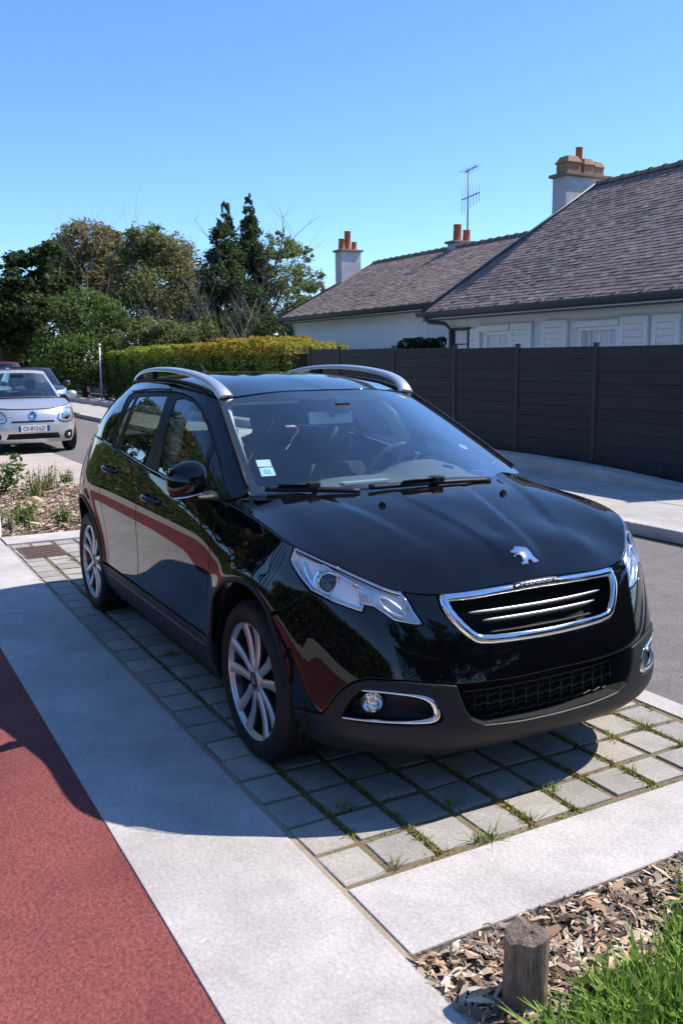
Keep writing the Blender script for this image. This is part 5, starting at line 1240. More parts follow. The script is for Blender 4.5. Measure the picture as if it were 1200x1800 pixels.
frames = panel('window_surround', BLKPLA, CAR, G_, DLO, holes=[GL1, GL2, GL3, GL4], mirror=True, off=-.006, gap=.001, rad=.002, step=.025)
for gl, nm in ((GL1, 'side_window'), (GL2, 'side_window'), (GL3, 'side_window'), (GL4, 'side_window')):
    for s_, par in ((1, frames[0]), (-1, frames[1])):
        V, F, NN = panel_data(G_, gl, gap=-.006, rad=.001, depth=.003, off=-.010, step=.03, flange=False)
        if s_ < 0: V = V*np.array([1, -1, 1]); NN = NN*np.array([1, -1, 1]); F = [tuple(f)[::-1] for f in F]
        pydata(nm, V, fix_wind(V, F, NN), SGLASS, par, N=NN)
# raised arch trim over the rear door
AT = G_.invs(((229, 690), (236, 679), (253, 673), (287, 670), (300, 676), (305, 686), (270, 684)))
panel('roof_arch_trim', GLOSSBLK, CAR, G_, [tuple(p) for p in chaikin(AT, 2)], mirror=True, off=.007, depth=.012, gap=0)
# A pillar bright bead along the windscreen
bead = [W_s.ev(np.array([p]))[0] for p in ((-.94, -.550), (-.79, -.585), (-.595, -.628), (-.42, -.665), (-.275, -.696))]
for s_ in (1, -1):
    mb = MB(); mb.tube([(p[0], p[1]*s_, p[2]+.006) for p in bead], .008, 6); mb.build('pillar_seal', BLKPLA, CAR)
# rear window and spoiler
rw = np.array([[(-2.93-.04*(1-(y/.43)**2), y, 1.335+.095*(1-(y/.43)**2)), (-3.03-.04*(1-(y/.43)**2), y*1.12, 1.25+.06*(1-(y/.43)**2)), (-3.10-.05*(1-(y/.43)**2), y*1.22, 1.15), (-3.13-.09*(1-(y/.43)**2), y*1.28, 1.055)] for y in np.linspace(-.43, .43, 17)])
V, F = grid_mesh(rw); pydata('rear_window', V, F, SGLASS, CAR, smooth=True)
spl = np.array([[(-2.86, y, R_.ev(np.array([(-2.86, y)]))[0][2]+.006), (-3.02-.05*(1-(y/.43)**2), y*.96, 1.345+.093*(1-(y/.43)**2)), (-3.06-.06*(1-(y/.43)**2), y*.93, 1.325+.09*(1-(y/.43)**2)), (-2.96, y*.93, 1.315+.09*(1-(y/.43)**2))] for y in np.linspace(-.43, .43, 17)])
V, F = grid_mesh(spl); pydata('roof_spoiler', V, F, PAINT, CAR, smooth=True)
for s_ in (1, -1):
    g0 = G_.ev(np.array([(G_.umax, v) for v in np.linspace(VG, 0, 8)])); w0 = np.array([(-2.93, .43, 1.335), (-2.99, .455, 1.29), (-3.03, .48, 1.25), (-3.07, .505, 1.20), (-3.10, .525, 1.15), (-3.11, .535, 1.11), (-3.12, .545, 1.08), (-3.13, .55, 1.055)])
    w0[:, 1] *= -1; cp = np.stack([g0, g0*.5+w0*.5+np.array([-.01, -.015, .004]), w0], 1); cp[:, :, 1] *= s_
    V, F = grid_mesh(cp); pydata('rear_pillar', V, F, PAINT, CAR, smooth=True)
# --- roof rails
def rail(s_):
    cl = [(-.945, .512, 1.389), (-.985, .520, 1.422), (-1.05, .528, 1.451), (-1.16, .534, 1.477), (-1.32, .538, 1.497), (-1.52, .540, 1.511), (-1.75, .538, 1.517), (-1.98, .530, 1.513), (-2.18, .518, 1.499), (-2.32, .506, 1.479), (-2.41, .497, 1.450)]
    cl = [Vector((x, -y*s_, z)) for x, y, z in chaikin(cl, 2, False)]; n = len(cl); V = []; wd = []
    for i, p in enumerate(cl):
        t = (cl[min(i+1, n-1)]-cl[max(i-1, 0)]).normalized(); b = Vector((0, 1, 0)); b = (b-t*b.dot(t)).normalized(); u = t.cross(b)
        if u.z < 0: u = -u
        w = .030+.010*max(0, 1-i/(n*.25)); hgt = .013
        V.append([p+b*(w*a)+u*(hgt*c) for a, c in ((-1, -.8), (-1, .3), (-.75, .85), (-.3, 1.05), (.3, 1.05), (.75, .85), (1, .3), (1, -.8), (-1, -.8))])
    G = np.array([[tuple(q) for q in r] for r in V]); V, F = grid_mesh(G); F += [tuple(range(8)), tuple(range((n-1)*9, (n-1)*9+8))[::-1]]
    r = pydata('roof_rail', V, F, SATIN, CAR, smooth=True)
    mb = MB()
    for x in (-2.02,):
        z0 = R_.ev(np.array([(x, .53)]))[0][2]; mb.box((x, -.535*s_, (z0+1.50)/2), (.12, .030, 1.50-z0+.01))
    mb.build('rail_foot', BLKPLA, r)
    fp = [Vector((x, -.532*s_, R_.ev(np.array([(x, .532)]))[0][2]+.004)) for x in np.linspace(-.99, -2.36, 24)]
    mb = MB(); mb.tube(fp, .024, 6, flat=.35, up=(0, 0, 1)); mb.build('rail_gasket', BLKPLA, r)
rail(1); rail(-1)
# --- headlamps
def frame_at(patch, px, py, off=0.0, fwd=(1, 0, 0), mixf=.6):
    uv = patch.inv(px, py); p, n = on(patch, uv[0], uv[1], off); d = (n*(1-mixf)+Vector(fwd)*mixf).normalized()
    return p, d
def dup_side(o):
    """mirrored copy of a one-mesh part for the left side of the car"""
    me = o.data.copy(); me.transform(Matrix.Diagonal((1, -1, 1, 1))); me.flip_normals(); return me
def lathe_at(mb, p, d, prof, n=24):
    M = d.to_track_quat('Z', 'Y').to_matrix(); b = len(mb.V); mb.lathe(prof, n)
    mb.V[b:] = [tuple(M@Vector(v)+p) for v in mb.V[b:]]
hlV = [tuple(p) for p in inset(orient(resample(HL, .014)), .003)]
def lamp_side(s_):
    def put(o):
        if s_ < 0:
            old = o.data; o.data = dup_side(o); bpy.data.meshes.remove(old)
        return o
    V, F, NN = panel_data(S_, hlV, gap=.002, rad=.003, depth=.012, off=.001, step=.02)
    lens = put(pydata('headlamp', V, fix_wind(V, F, NN), LENS, CAR, N=NN))
    l = orient(resample(hlV, .014)); P = S_.ev(l); n = S_.normal(l); m = n.mean(0); m /= np.linalg.norm(m)
    k = len(l); G = np.stack([P-n*.004]+[S_.ev(inset(l, a))-m*b for a, b in ((.004, .010), (.010, .019), (.018, .026), (.026, .031))], 1); V, F = grid_mesh(G, True); put(pydata('lamp_wall', V, F, LAMPSILVER, lens, smooth=True))
    V, F, NN = panel_data(S_, inset(l, .018), gap=0, flange=False, off=0, step=.02); V = V-m*.031
    put(pydata('lamp_bezel', V, fix_wind(V, F, NN), LAMPGREY, lens, N=NN))
    # projector
    p, d = frame_at(S_, 574, 1024, -.018, mixf=.55); mb = MB()
    lathe_at(mb, p, d, [(.044, -.03), (.042, -.002), (.038, .004), (.033, .004), (.031, -.006), (.031, -.02)], 28); put(mb.build('projector_ring', CHROME, lens))
    mb = MB(); lathe_at(mb, p, d, [(.031, -.008), (.027, -.002), (.018, .004), (.008, .007), (.0005, .008)], 28); put(mb.build('projector_lens', GLOSSBLK, lens))
    # outer chrome blade
    for pts, w in ((((527, 986), (534, 1012), (549, 1032), (566, 1043)), .012), (((530, 972), (560, 984), (600, 1006), (640, 1030), (668, 1046)), .006), (((556, 1000), (548, 1012), (549, 1026), (556, 1036)), .011)):
        q = chaikin(sp(*pts), 2, False); P = [on(S_, a, b, -.022)[0] for a, b in q]; mb = MB()
        nn_ = len(P); mb.tube(P, [w*math.sin(math.pi*(i+.6)/(nn_+.2)) for i in range(nn_)], 8, flat=.45); put(mb.build('chrome_blade', CHROME, lens))
    # ribbed turn signal and bulb
    for i in range(6):
        t = i/5; a, b = sp((618+t*26, 1018+t*10), (630+t*22, 1058+t*6)); mid = ((a[0]+b[0])/2-.006, (a[1]+b[1])/2)
        P = [on(S_, *q, -.026)[0] for q in (a, mid, b)]; mb = MB(); mb.tube(P, .0032, 6); put(mb.build('signal_rib', LAMPSILVER, lens))
    p, d = frame_at(S_, 624, 1026, -.024); mb = MB(); mb.ball(p, .0075, 10, 8); put(mb.build('signal_bulb', AMBER, lens))
    # inner high beam bowl
    q = [tuple(x) for x in chaikin(sp((664, 1048), (676, 1047), (697, 1062), (716, 1081), (712, 1084), (692, 1079), (672, 1066)), 2)]
    l2 = orient(np.array(q)); P = S_.ev(l2); m2 = S_.normal(l2).mean(0); c = P.mean(0)-m2*.05
    G = np.stack([P-m2*.016, P-m2*.018, P*.55+c*.45-m2*.012, P*.15+c*.85], 1); V, F = grid_mesh(G, True); put(pydata('high_beam_bowl', V, F, CHROME, lens, smooth=True))
    V, F = band_sweep(S_, l2, [(-.004, -.018), (-.003, -.012), (.003, -.012), (.004, -.018)]); put(pydata('bowl_rim', V, F, LAMPSILVER, lens, smooth=True))
    # bright line round the lens
    V, F = band_sweep(S_, inset(l, .006), [(-.003, -.008), (-.002, -.003), (.002, -.003), (.003, -.008)]); put(pydata('lamp_rim', V, F, CHROME, lens, smooth=True))
    # fog lamp
    cav = put(cavity('fog_recess', FOG, .045, BLKPLA, CAR, flat=.86))
    p, d = frame_at(S_, 651, 1237, -.022, mixf=.35); mb = MB()
    lathe_at(mb, p, d, [(.047, -.03), (.044, -.004), (.039, .008), (.036, .008), (.035, .0)], 28); put(mb.build('fog_bezel', BLKPLA, cav))
    mb = MB(); lathe_at(mb, p, d, [(.035, .004), (.030, -.006), (.018, -.018), (.006, -.022), (.006, -.008), (.0005, -.004)], 24); put(mb.build('fog_reflector', CHROME, cav))
    mb = MB(); lathe_at(mb, p, d, [(.0355, .004), (.026, .009), (.012, .0115), (.0005, .012)], 24); put(mb.build('fog_lens', LENS, cav))
    tr = sp((637, 1213), (665, 1215), (700, 1219), (735, 1223), (755, 1229), (766, 1241), (770, 1256), (766, 1266), (745, 1270), (700, 1270), (650, 1267), (603, 1261))
    tr = np.array(resample(chaikin(tr, 2, False), .01, False)); kk = len(tr); P = S_.ev(tr); n = S_.normal(tr)
    t = np.gradient(P, axis=0); t /= np.linalg.norm(t, axis=1, keepdims=True); b = np.cross(n, t)
    ss = np.linspace(0, 1, kk)[:, None]; wid = .0045+.009*np.exp(-((ss-.46)/.14)**2)
    G = np.stack([P+b*(a*wid)+n*h for a, h in ((-1, -.012), (-.9, .004), (0, .007), (.9, .001), (1, -.016))], 1); V, F = grid_mesh(G)
    put(pydata('fog_trim', V, F, CHROME, cav, smooth=True))
lamp_side(1); lamp_side(-1)
# --- door mirrors
def mirror_unit(s_):
    c = Vector((-.385, -.918*s_, 1.072)); n, m = 28, 16; V = []
    for j in range(m+1):
        t = math.pi*j/m
        for i in range(n):
            q = 2*math.pi*i/n; st, ct = math.sin(t), math.cos(t)
            y = math.copysign(abs(math.cos(q))**.8, math.cos(q))*st**.85*.082; z = math.copysign(abs(ct)**.85, ct)*.084; x = math.sin(q)*st**.9
            x = x*.085 if x > 0 else x*.028
            z += -.10*y*(1)*0; y2 = y+.02*(x/.085 if x > 0 else 0)
            if z < 0: z *= .88
            V.append((x+.0*z, y2, z+.18*y))
    F = [(j*n+i, (j+1)*n+i, (j+1)*n+(i+1) % n, j*n+(i+1) % n) for j in range(m) for i in range(n)]
    R = Matrix.Rotation(math.radians(-9), 3, 'Z'); V = [R@Vector(v) for v in V]; V = [Vector((v.x, v.y*s_*1.0, v.z)) for v in V]
    V = [v+c for v in V]; mb = MB().add(V, F, True); o = mb.build('door_mirror', PAINT, CAR, weld=True)
    arm = [(-.395, -.905, 1.005), (-.40, -.87, .995), (-.41, -.83, .992), (-.42, -.795, .995)]
    mb = MB(); mb.tube([(x, y*s_, z) for x, y, z in arm], [.035, .034, .036, .044], 12, flat=.65, up=(0, 0, 1)); mb.build('mirror_arm', BLKPLA, o)
    st = [(-.355, -.985), (-.322, -.955), (-.308, -.92), (-.314, -.88)]
    mb = MB(); mb.tube([(x-.004, y*s_, 1.022+(-y-.918)*-.18) for x, y in chaikin(st, 2, False)], .0055, 8, flat=.6); mb.build('side_repeater', LAMPSILVER, o)
    mb = MB(); mb.box((-.41, -.918*s_, 1.072), (.006, .13, .11)); mb.build('mirror_glass', CHROME, o, bevel=.002)
mirror_unit(1)
# --- door handles with their cups
for (x0, x1, z0, z1, doors) in ((-1.235, -1.035, .905, .885, front_doors), (-2.02, -1.83, .972, .955, rear_doors)):
    for s_, dr in ((1, doors[0]), (-1, doors[1])):
        tt = np.linspace(0, 1, 15); uv = np.array([sx(x0+(x1-x0)*t, z0+(z1-z0)*t) for t in tt]); P = S_.ev(uv); n = S_.normal(uv)
        P = P+n*(.034*np.clip(np.sin(np.pi*tt), 0, 1)[:, None]**.45); P[:, 1] *= s_
        mb = MB(); mb.tube(P, [.007+.008*math.sin(math.pi*t)**.5 for t in tt], 10, flat=.75); mb.build('door_handle', PAINT, dr)
        cu = [sx((x0+x1)/2+.06*math.cos(a), (z0+z1)/2-.006+.034*math.sin(a)) for a in np.linspace(0, 2*math.pi, 25)[:-1]]
        V, F, NN = panel_data(S_, cu, gap=0, flange=False, off=.0012, step=.012)
        if s_ < 0: V, F = mir(V, F); NN = NN*np.array([1, -1, 1])
        pydata('handle_cup', V, fix_wind(V, F, NN), BLKPLA, dr, N=NN)
# --- wheels
def make_wheel():
    mb = MB()
    mb.lathe([(.2335, -.006), (.232, .0), (.226, .004), (.219, .006), (.217, .012)], 56, 'Y'); mb.mi = 1; mb.lathe([(.217, .012), (.213, .03), (.205, .06), (.205, .16), (.225, .19)], 56, 'Y')
    rim = mb.build('wheel', [ALLOY, ALLOYD], None)
    mb = MB()
    prof = [(.229, .012), (.236, -.006), (.252, -.014), (.272, -.017), (.290, -.014), (.304, -.006), (.3125, .008), (.3165, .022)]
    for gcen in (.055, .092, .129):
        prof += [(.3175, gcen-.005), (.3105, gcen-.0045), (.3105, gcen+.0045), (.3175, gcen+.005)]
    prof += [(.3165, .160), (.3125, .176), (.300, .190), (.27, .199), (.235, .195)]
    mb.lathe(prof, 72, 'Y')
    for k in range(72):     # shoulder blocks of the tread
        a = 2*math.pi*k/72; R = Matrix.Rotation(-a, 3, 'Y')
        for yy, w in ((.026, .020), (.158, .020)):
            mb.box(R@Vector((.3168, yy, 0)), (.0036, w, .0205), R)
    tyre = mb.build('tyre', RUBBER, rim)
    mb = MB(); mb.lathe([(.205, .075), (.16, .078), (.06, .078)], 40, 'Y'); mb.build('wheel_well_back', DARK, rim)
    mb = MB(); mb.lathe([(.14, .062), (.14, .072), (.05, .072), (.05, .062), (.14, .062)], 40, 'Y'); mb.build('brake_disc', STEEL, rim)
    for k in range(5):
        a0 = 2*math.pi*k/5+math.radians(90+6)
        for sd in (-1, 1):
            rows = []
            for r, off, w, y in ((.030, .010, .022, .016), (.055, .0175, .034, .012), (.085, .0245, .037, .014), (.12, .0325, .040, .015), (.16, .0415, .043, .013), (.195, .050, .049, .007), (.224, .057, .056, .001)):
                c0, c1 = off-w/2, off+w/2
                rows.append([(r, sd*c0, y+.034), (r, sd*(c0+.001), y+.006), (r, sd*(c0+.005), y), (r, sd*(c1-.006), y-.003), (r, sd*c1, y+.004), (r, sd*(c1-.001), y+.034)])
            G = np.array(rows); V, F = grid_mesh(G)
            ca, sa = math.cos(a0), math.sin(a0)
            V = [(v[0]*ca-v[1]*sa, v[2], v[0]*sa+v[1]*ca) for v in V]
            m2 = MB(); m2.S = []; m2.add(V, F, True); mi = [1 if (i % 5) in (0, 4) else 0 for i in range(len(F))]; m2.MI = mi
            m2.build('spoke', [ALLOY, ALLOYD], rim)
    mb = MB(); mb.lathe([(.052, .030), (.050, .014), (.040, .008), (.036, .0065)], 30, 'Y'); mb.build('hub', ALLOY, rim)
    for k in range(5):
        a = 2*math.pi*(k+.5)/5+math.radians(96); mb = MB(); mb.lathe([(.0095, .05), (.0095, .022), (.006, .018), (.0005, .018)], 10, 'Y', (.053*math.cos(a), 0, .053*math.sin(a))); mb.build('wheel_nut', STEEL, rim)
    mb = MB(); mb.lathe([(.031, .012), (.030, .006), (.024, .004), (.0005, .003)], 30, 'Y'); cap = mb.build('hub_cap', ALLOYD, rim)
    lq2 = np.array(lion, float); lq2 = (lq2-lq2.mean(0))*[1, -1]/420*.036
    mb = MB(); mb.prism([tuple(p) for p in lq2], .003, .0012, lambda x, y, z: (x, z, y)); mb.build('cap_emblem', CHROME, rim)
    return rim
w0 = make_wheel(); w0.parent = CAR; w0.location = (0, -.813, .317); w0.rotation_euler = (0, math.radians(0), 0)
for (x, y, rz, ry) in ((-2.538, -.813, 0, 20), (0, .813, math.pi, 11), (-2.538, .813, math.pi, 47)):
    w = copy_tree(w0, CAR); w.location = (x, y, .317); w.rotation_euler = (0, math.radians(ry), rz)
# --- cabin
def loft(name, secs, mat, parent, closed=True, smooth=True, caps=True):
    G = np.array(secs, float); V, F = grid_mesh(np.transpose(G, (1, 0, 2)), closed)
    n = G.shape[1]; m = len(secs)
    if caps: F += [tuple(i*m for i in range(n)), tuple(i*m+m-1 for i in range(n))[::-1]]
    mb = MB().add(V, F, smooth); return mb.build(name, mat, parent)
dash = []
for y in np.linspace(-.70, .70, 25):
    hump = .075*math.exp(-((y-.36)/.17)**4); ctr = .02*math.exp(-(y/.18)**4); e = xw(y)
    dash.append([(e-.03, y, .968), (e-.16, y, .990), (-.42, y, .998+hump*.7), (-.55, y, .995+hump+ctr), (-.66, y, .980+hump*.9+ctr), (-.70, y, .915), (-.70, y, .80), (-.66, y, .62), (-.3, y, .6)])
loft('dashboard', dash, DASHM, CAR)
mb = MB(); pad = np.array(W_s.inv(570, 832)); mb.box((-.40, -.06, 1.006), (.05, .24, .010)); mb.build('dash_document', plain('pale_papers', (.42, .42, .42), .7), CAR)
sc_ = Vector((-.80, .37, .98)); R = Matrix.Rotation(math.radians(-66), 3, 'Y')
mb = MB(); mb.tube([sc_+R@Vector((math.cos(a)*.165, math.sin(a)*.178, 0)) for a in np.linspace(0, 2*math.pi, 37)[:-1]], .016, 8, closed=True)
sw = mb.build('steering_wheel', plain('grey_leather', (.085, .085, .088), .38), CAR)
mb = MB(); mb.ball(sc_, .075, 14, 8, (1, 1.1, .45), M=R); mb.tube([sc_+R@Vector((0, -.165, 0)), sc_, sc_+R@Vector((0, .165, 0))], .018, 6); mb.tube([sc_, sc_+R@Vector((.16, 0, 0))], .018, 6); mb.build('steering_hub', DASHM, sw)
def seat(y, x=-1.28, w=.46):
    secs = []
    for t, z, xx, ww, d in ((0, .42, 0, w, .12), (.2, .55, -.06, w*1.02, .12), (.5, .72, -.12, w, .12), (.8, .88, -.17, w*.92, .11), (1, .97, -.20, w*.72, .07)):
        r = []
        for a in np.linspace(0, 2*math.pi, 21)[:-1]:
            ca, sa = math.cos(a), math.sin(a); r.append((x+xx+d*.5*math.copysign(abs(ca)**.6, ca)+.03*abs(sa)**4, y+ww/2*math.copysign(abs(sa)**.5, sa), z))
        secs.append(r)
    s = loft('seat_back', secs, SEATM, CAR)
    mb = MB(); mb.box((x+.22, y, .42), (.52, w, .16)); mb.build('seat_cushion', SEATM, CAR, bevel=.04, seg=3)
    mb = MB(); mb.ball((x-.21, y, 1.085), .1, 16, 10, (.55, 1.30, .95)); hr = mb.build('headrest', SEATM, s)
    mb = MB(); mb.tube([(x-.2, y-.06, .95), (x-.21, y-.06, 1.05)], .006, 6); mb.build('headrest_post', STEEL, s)
    mb = MB(); mb.tube([(x-.2, y+.06, .95), (x-.21, y+.06, 1.05)], .006, 6); mb.build('headrest_post', STEEL, s)
seat(.36); seat(-.36); seat(.34, -2.12, .56); seat(-.34, -2.12, .56)
hd = np.array([[tuple(R_.ev(np.array([(x, y)]))[0]-[0, 0, .035+.03*(abs(y)/.5)**3]) for y in np.linspace(-.53*(1-.2*sstep(-2.2, -2.9, x)), .53*(1-.2*sstep(-2.2, -2.9, x)), 15)] for x in np.linspace(-.97, -2.85, 18)])
V, F = grid_mesh(hd); pydata('headliner', V, F, TRIM, CAR, smooth=True)
for s_ in (1, -1):
    bp = G_.ev(np.array([(u, v) for u, v in [G_.inv(*q) for q in ((262, 828), (272, 790), (284, 745), (297, 700))]])); bp[:, 1] *= s_
    mb = MB(); mb.tube([Vector(p)+Vector((0, .085*s_, -.01)) for p in bp], [.045, .045, .042, .045], 8, flat=.5); mb.build('inner_pillar', TRIM, CAR)
    bp = W_s.ev(np.array([(-.33, -.665), (-.58, -.61), (-.77, -.57), (-.93, -.53)])); bp[:, 1] *= s_
    mb = MB(); mb.tube([Vector(p)+Vector((-.05, .02*s_, -.04)) for p in bp], [.03, .03, .03, .04], 8); mb.build('inner_pillar', TRIM, CAR)
    dp = np.array([[(x, -(.80 if z < .95 else .765)*s_, z) for z in (.35, .6, .85, .97)] for x in np.linspace(-.45, -2.3, 8)]); V, F = grid_mesh(dp); pydata('door_card', V, F, DASHM, CAR, smooth=True)
    mb = MB(); mb.tube([(-1.0, -.50*s_, 1.385), (-1.05, -.48*s_, 1.35), (-1.22, -.48*s_, 1.355), (-1.27, -.50*s_, 1.39)], .014, 8); mb.build('grab_handle', TRIM, CAR)
    mb = MB(); mb.box((-1.02, -.30*s_, 1.375), (.16, .36, .02), Matrix.Rotation(.25, 3, 'Y')); mb.build('sun_visor', TRIM, CAR, bevel=.006)
mp, mn = on(W_s, -.735, 0, -.01); mb = MB(); mb.box(mp+Vector((-.10, 0, -.07)), (.03, .24, .065), Matrix.Rotation(-.2, 3, 'Y')); im = mb.build('interior_mirror', TRIM, CAR, bevel=.012, seg=3)
mb = MB(); mb.box(mp+Vector((-.02, 0, -.02)), (.10, .07, .05)); mb.tube([mp+Vector((-.03, 0, -.02)), mp+Vector((-.09, 0, -.06))], .012, 6); mb.build('mirror_mount', BLKPLA, im)
mb = MB(); mb.box((-1.3, 0, .32), (2.6, 1.5, .03)); mb.build('cabin_floor', DARK, CAR)
mb = MB(); mb.box((-.4, .0, .55), (.9, .3, .4)); mb.build('centre_console', DASHM, CAR, bevel=.05)
# ------------------------------------------------------------------ other parked cars
def small_car(name, label, ox, oy, paint, detail, Lr=-2.9, hscale=1.0, group='cars parked further along the street'):
    """small hatchback: x forward from its front axle"""
    C = empty(name, (ox, oy, 0), 0, label, 'car', group); O = np.array([ox, oy, 0])
    cols = []
    for y, xs, top in ((0, (.60, .67, .70, .70, .68, .66), (.60, .775)), (.25, (.59, .66, .69, .69, .665, .645), (.585, .775)), (.45, (.56, .63, .655, .65, .625, .60), (.54, .785)), (.60, (.50, .56, .585, .58, .55, .525), (.455, .81)), (.70, (.40, .46, .48, .475, .45, .42), (.35, .84))):
        cols.append([(x, y-(.02 if i == 0 else 0), z) for i, (x, z) in enumerate(zip(xs, (.20, .28, .38, .50, .62, .70)))]+[(top[0], y*.97, top[1])])
    for x, w, tw, tz in ((.33, .775, .72, .865), (.15, .81, .735, .90), (-.1, .825, .73, .93), (-.4, .827, .735, .95), (-.9, .827, .74, .965), (-1.5, .827, .74, .98), (-2.1, .825, .735, .99), (-2.5, .80, .70, 1.0), (Lr+.18, .70, .62, 1.0), (Lr+.04, .45, .42, 1.0), (Lr, 0, 0, 1.0)):
        cols.append([(x, max(w-d, 0) if w else 0, z) for d, z in zip((.06, .02, .006, 0, 0, .004), (.20, .28, .38, .50, .62, .74))]+[(x, tw, tz)])
    S = Net([[(a, b, c*hscale) for a, b, c in col] for col in cols], 1)
    if S.normal(np.array([[S.U[9], .4]]))[0][1] > 0: S.sgn = -1
    S.off = O; S.setup((-S.umax, 0), (S.umax, S.vmax), .02)
    ua = S.U; xw_ = np.linspace(0, S.umax, 120)
    def uofx(x): P = S.ev(np.stack([xw_, np.full(120, .3)], 1)); return xw_[np.abs(P[:, 0]-O[0]-x).argmin()]
    loop = [(u, S.vmax) for u in np.linspace(0, S.umax-.002, 60)]+[(S.umax-.002, 0)]+[(u, 0.0) for u in np.linspace(S.umax-.01, uofx(Lr+.95+.36), 8)]
    def arc(cx): return [(uofx(cx+.345*math.cos(a)), max(.005, (.30+.345*math.sin(a)-.2)/.11*.1*.95)) for a in np.linspace(math.pi, 0, 14)]
    rx = Lr+.55; loop = [(u, S.vmax) for u in np.linspace(0.0, S.umax-.002, 60)]+[(S.umax-.002, 0.0), (uofx(rx-.40), 0.0)]+arc(rx)+[(uofx(rx+.40), 0), (uofx(-.40), 0)]+arc(0)+[(uofx(.38), 0.0), (0.0, 0.0)]
    V, F, NN = panel_data(S, loop, gap=0, rad=0, flange=False, step=.05, bstep=.03); V = V-O
    body = joinmir('body', V, fix_wind(V, F, NN), paint, C, NN)
    hs = hscale
    top = S.ev(np.array([(u, S.vmax) for u in np.linspace(0, uofx(-.12), 14)]))-O
    G = np.array([[(p[0]+(-.12-p[0])*t if False else p[0]*(1-t)+(-.02-.14*(abs(p[1])/.73)**2)*t if p[0] > -.05 else p[0], p[1]*s, p[2]+(.945*hs-p[2])*(1-(1-t)**1.6)+.02*math.sin(math.pi*t)) for t in np.linspace(0, 1, 8)] for s in (1,) for p in top])
    # bonnet: from the front edge back to the windscreen foot
    ys = np.linspace(-1, 1, 21); rows = []
    for t in np.linspace(0, 1, 9):
        row = []
        for s in ys:
            e = top[int(round(abs(s)*8))]; fx_, fy_, fz_ = e; w_end = .70; xb = -.05-.17*s*s; zb = .945*hs-.012*s*s
            row.append((fx_+(xb-fx_)*t, math.copysign(abs(fy_)*(1-t)+abs(s)*w_end*t, -s) if abs(s) > 1e-6 else 0, fz_+(zb-fz_)*(1-(1-t)**1.7)+.003))
        rows.append(row)
    mb = MB(); mb.tube([Vector(r_w[0])+Vector((.004, 0, .002)) for r_w in [[p] for p in rows[0]]], .006, 5); mb.build('bonnet_gap', DARK, C)
    mb = MB(); mb.tube([Vector(p)+Vector((.01, 0, .008)) for p in rows[-1]], .016, 6, flat=.6); mb.build('cowl_strip', BLKPLA, C)
    V, F = grid_mesh(np.array(rows)); pydata('bonnet', V, [f[::-1] for f in F], paint, C, smooth=True)
    Bt = [(-.05, 0, .945), (-.11, .42, .94), (-.24, .685, .935), (-.75, .735, .96), (-1.35, .74, .975), (-2.0, .735, .985), (Lr+.30, .66, 1.0), (Lr+.10, .40, 1.0), (Lr+.06, 0, 1.0)]
    Tp = [(-.78, 0, 1.44), (-.80, .34, 1.43), (-.86, .52, 1.405), (-1.10, .565, 1.425), (-1.45, .575, 1.435), (-1.95, .56, 1.43), (Lr+.66, .52, 1.40), (Lr+.56, .32, 1.42), (Lr+.54, 0, 1.43)]
    Bt = [Vector((a, b, c*hs)) for a, b, c in Bt]; Tp = [Vector((a, b, c*hs)) for a, b, c in Tp]; lerp = lambda a, b, t: a+(b-a)*t
    for s_ in (1, -1):
        f_ = lambda v: Vector((v.x, v.y*s_, v.z))
        fr = MB(); gl = []
        for i0, i1, ins0, ins1 in ((0, 2, .0, .10), (2, 4, .16, .06), (4, 6, .05, .10), (6, 8, .12, 0)):
            idx = list(range(i0, i1+1)); n = len(idx)
            def edge(L, k0):  # points along curve at params
                return L
            ts = [0, .5, 1] if n == 3 else [0, 1]
            lo = [f_(Bt[i]) for i in idx]; hi = [f_(Tp[i]) for i in idx]
            def at(t, h):
                k = t*(n-1); j = min(int(k), n-2); a = lerp(lo[j], lo[j+1], k-j); b = lerp(hi[j], hi[j+1], k-j); return lerp(a, b, h)
            h0, h1 = .05, .90; tt = [0]+list(np.linspace(ins0, 1-ins1, 6))+[1]; hh = [0, h0, .35, .65, h1, 1]
            G = np.array([[tuple(at(t, h)) for h in hh] for t in tt]); V, F = grid_mesh(G); nv = len(hh); win = []; rest = []
            for q, f in enumerate(F):
                a, b = divmod(q, nv-1)
                inw = (1 <= a <= 5) and (1 <= b <= 3)
                if ins0 == 0 and a == 0 and 1 <= b <= 3: inw = True
                if ins1 == 0 and a == 6 and 1 <= b <= 3: inw = True
                (win if inw else rest).append(f)
            fr.add(V, rest, True); gl.append((V, win))
        fr.build('cab_frame', paint, C, weld=True)
        for k, (V, win) in enumerate(gl): 
            mb = MB().add(V, win, True); mb.build(('windscreen', 'side_window', 'side_window', 'rear_window')[k], WGLASS if k == 0 else SGLASS, C, weld=True)
    rr = np.array([[(p.x*(1-abs(s)*0)+0, p.y*s, p.z+.035*(1-s*s)*min(1, i/2, (8-i)/2)) for s in np.linspace(-1, 1, 9)] for i, p in enumerate(Tp)])
    V, F = grid_mesh(rr[[1, 2, 3, 4, 5, 6, 7]]); 
    cap = []
    for i, p in enumerate(Tp[2:7]):
        cap.append([(p.x+(.08*(1-s*s) if i == 0 else (-.12*(1-s*s) if i == 4 else 0)), p.y*s, p.z+.03*(1-s*s)) for s in np.linspace(-1, 1, 11)])
    V, F = grid_mesh(np.array(cap)); pydata('roof', V, [f[::-1] for f in F], paint, C, smooth=True)
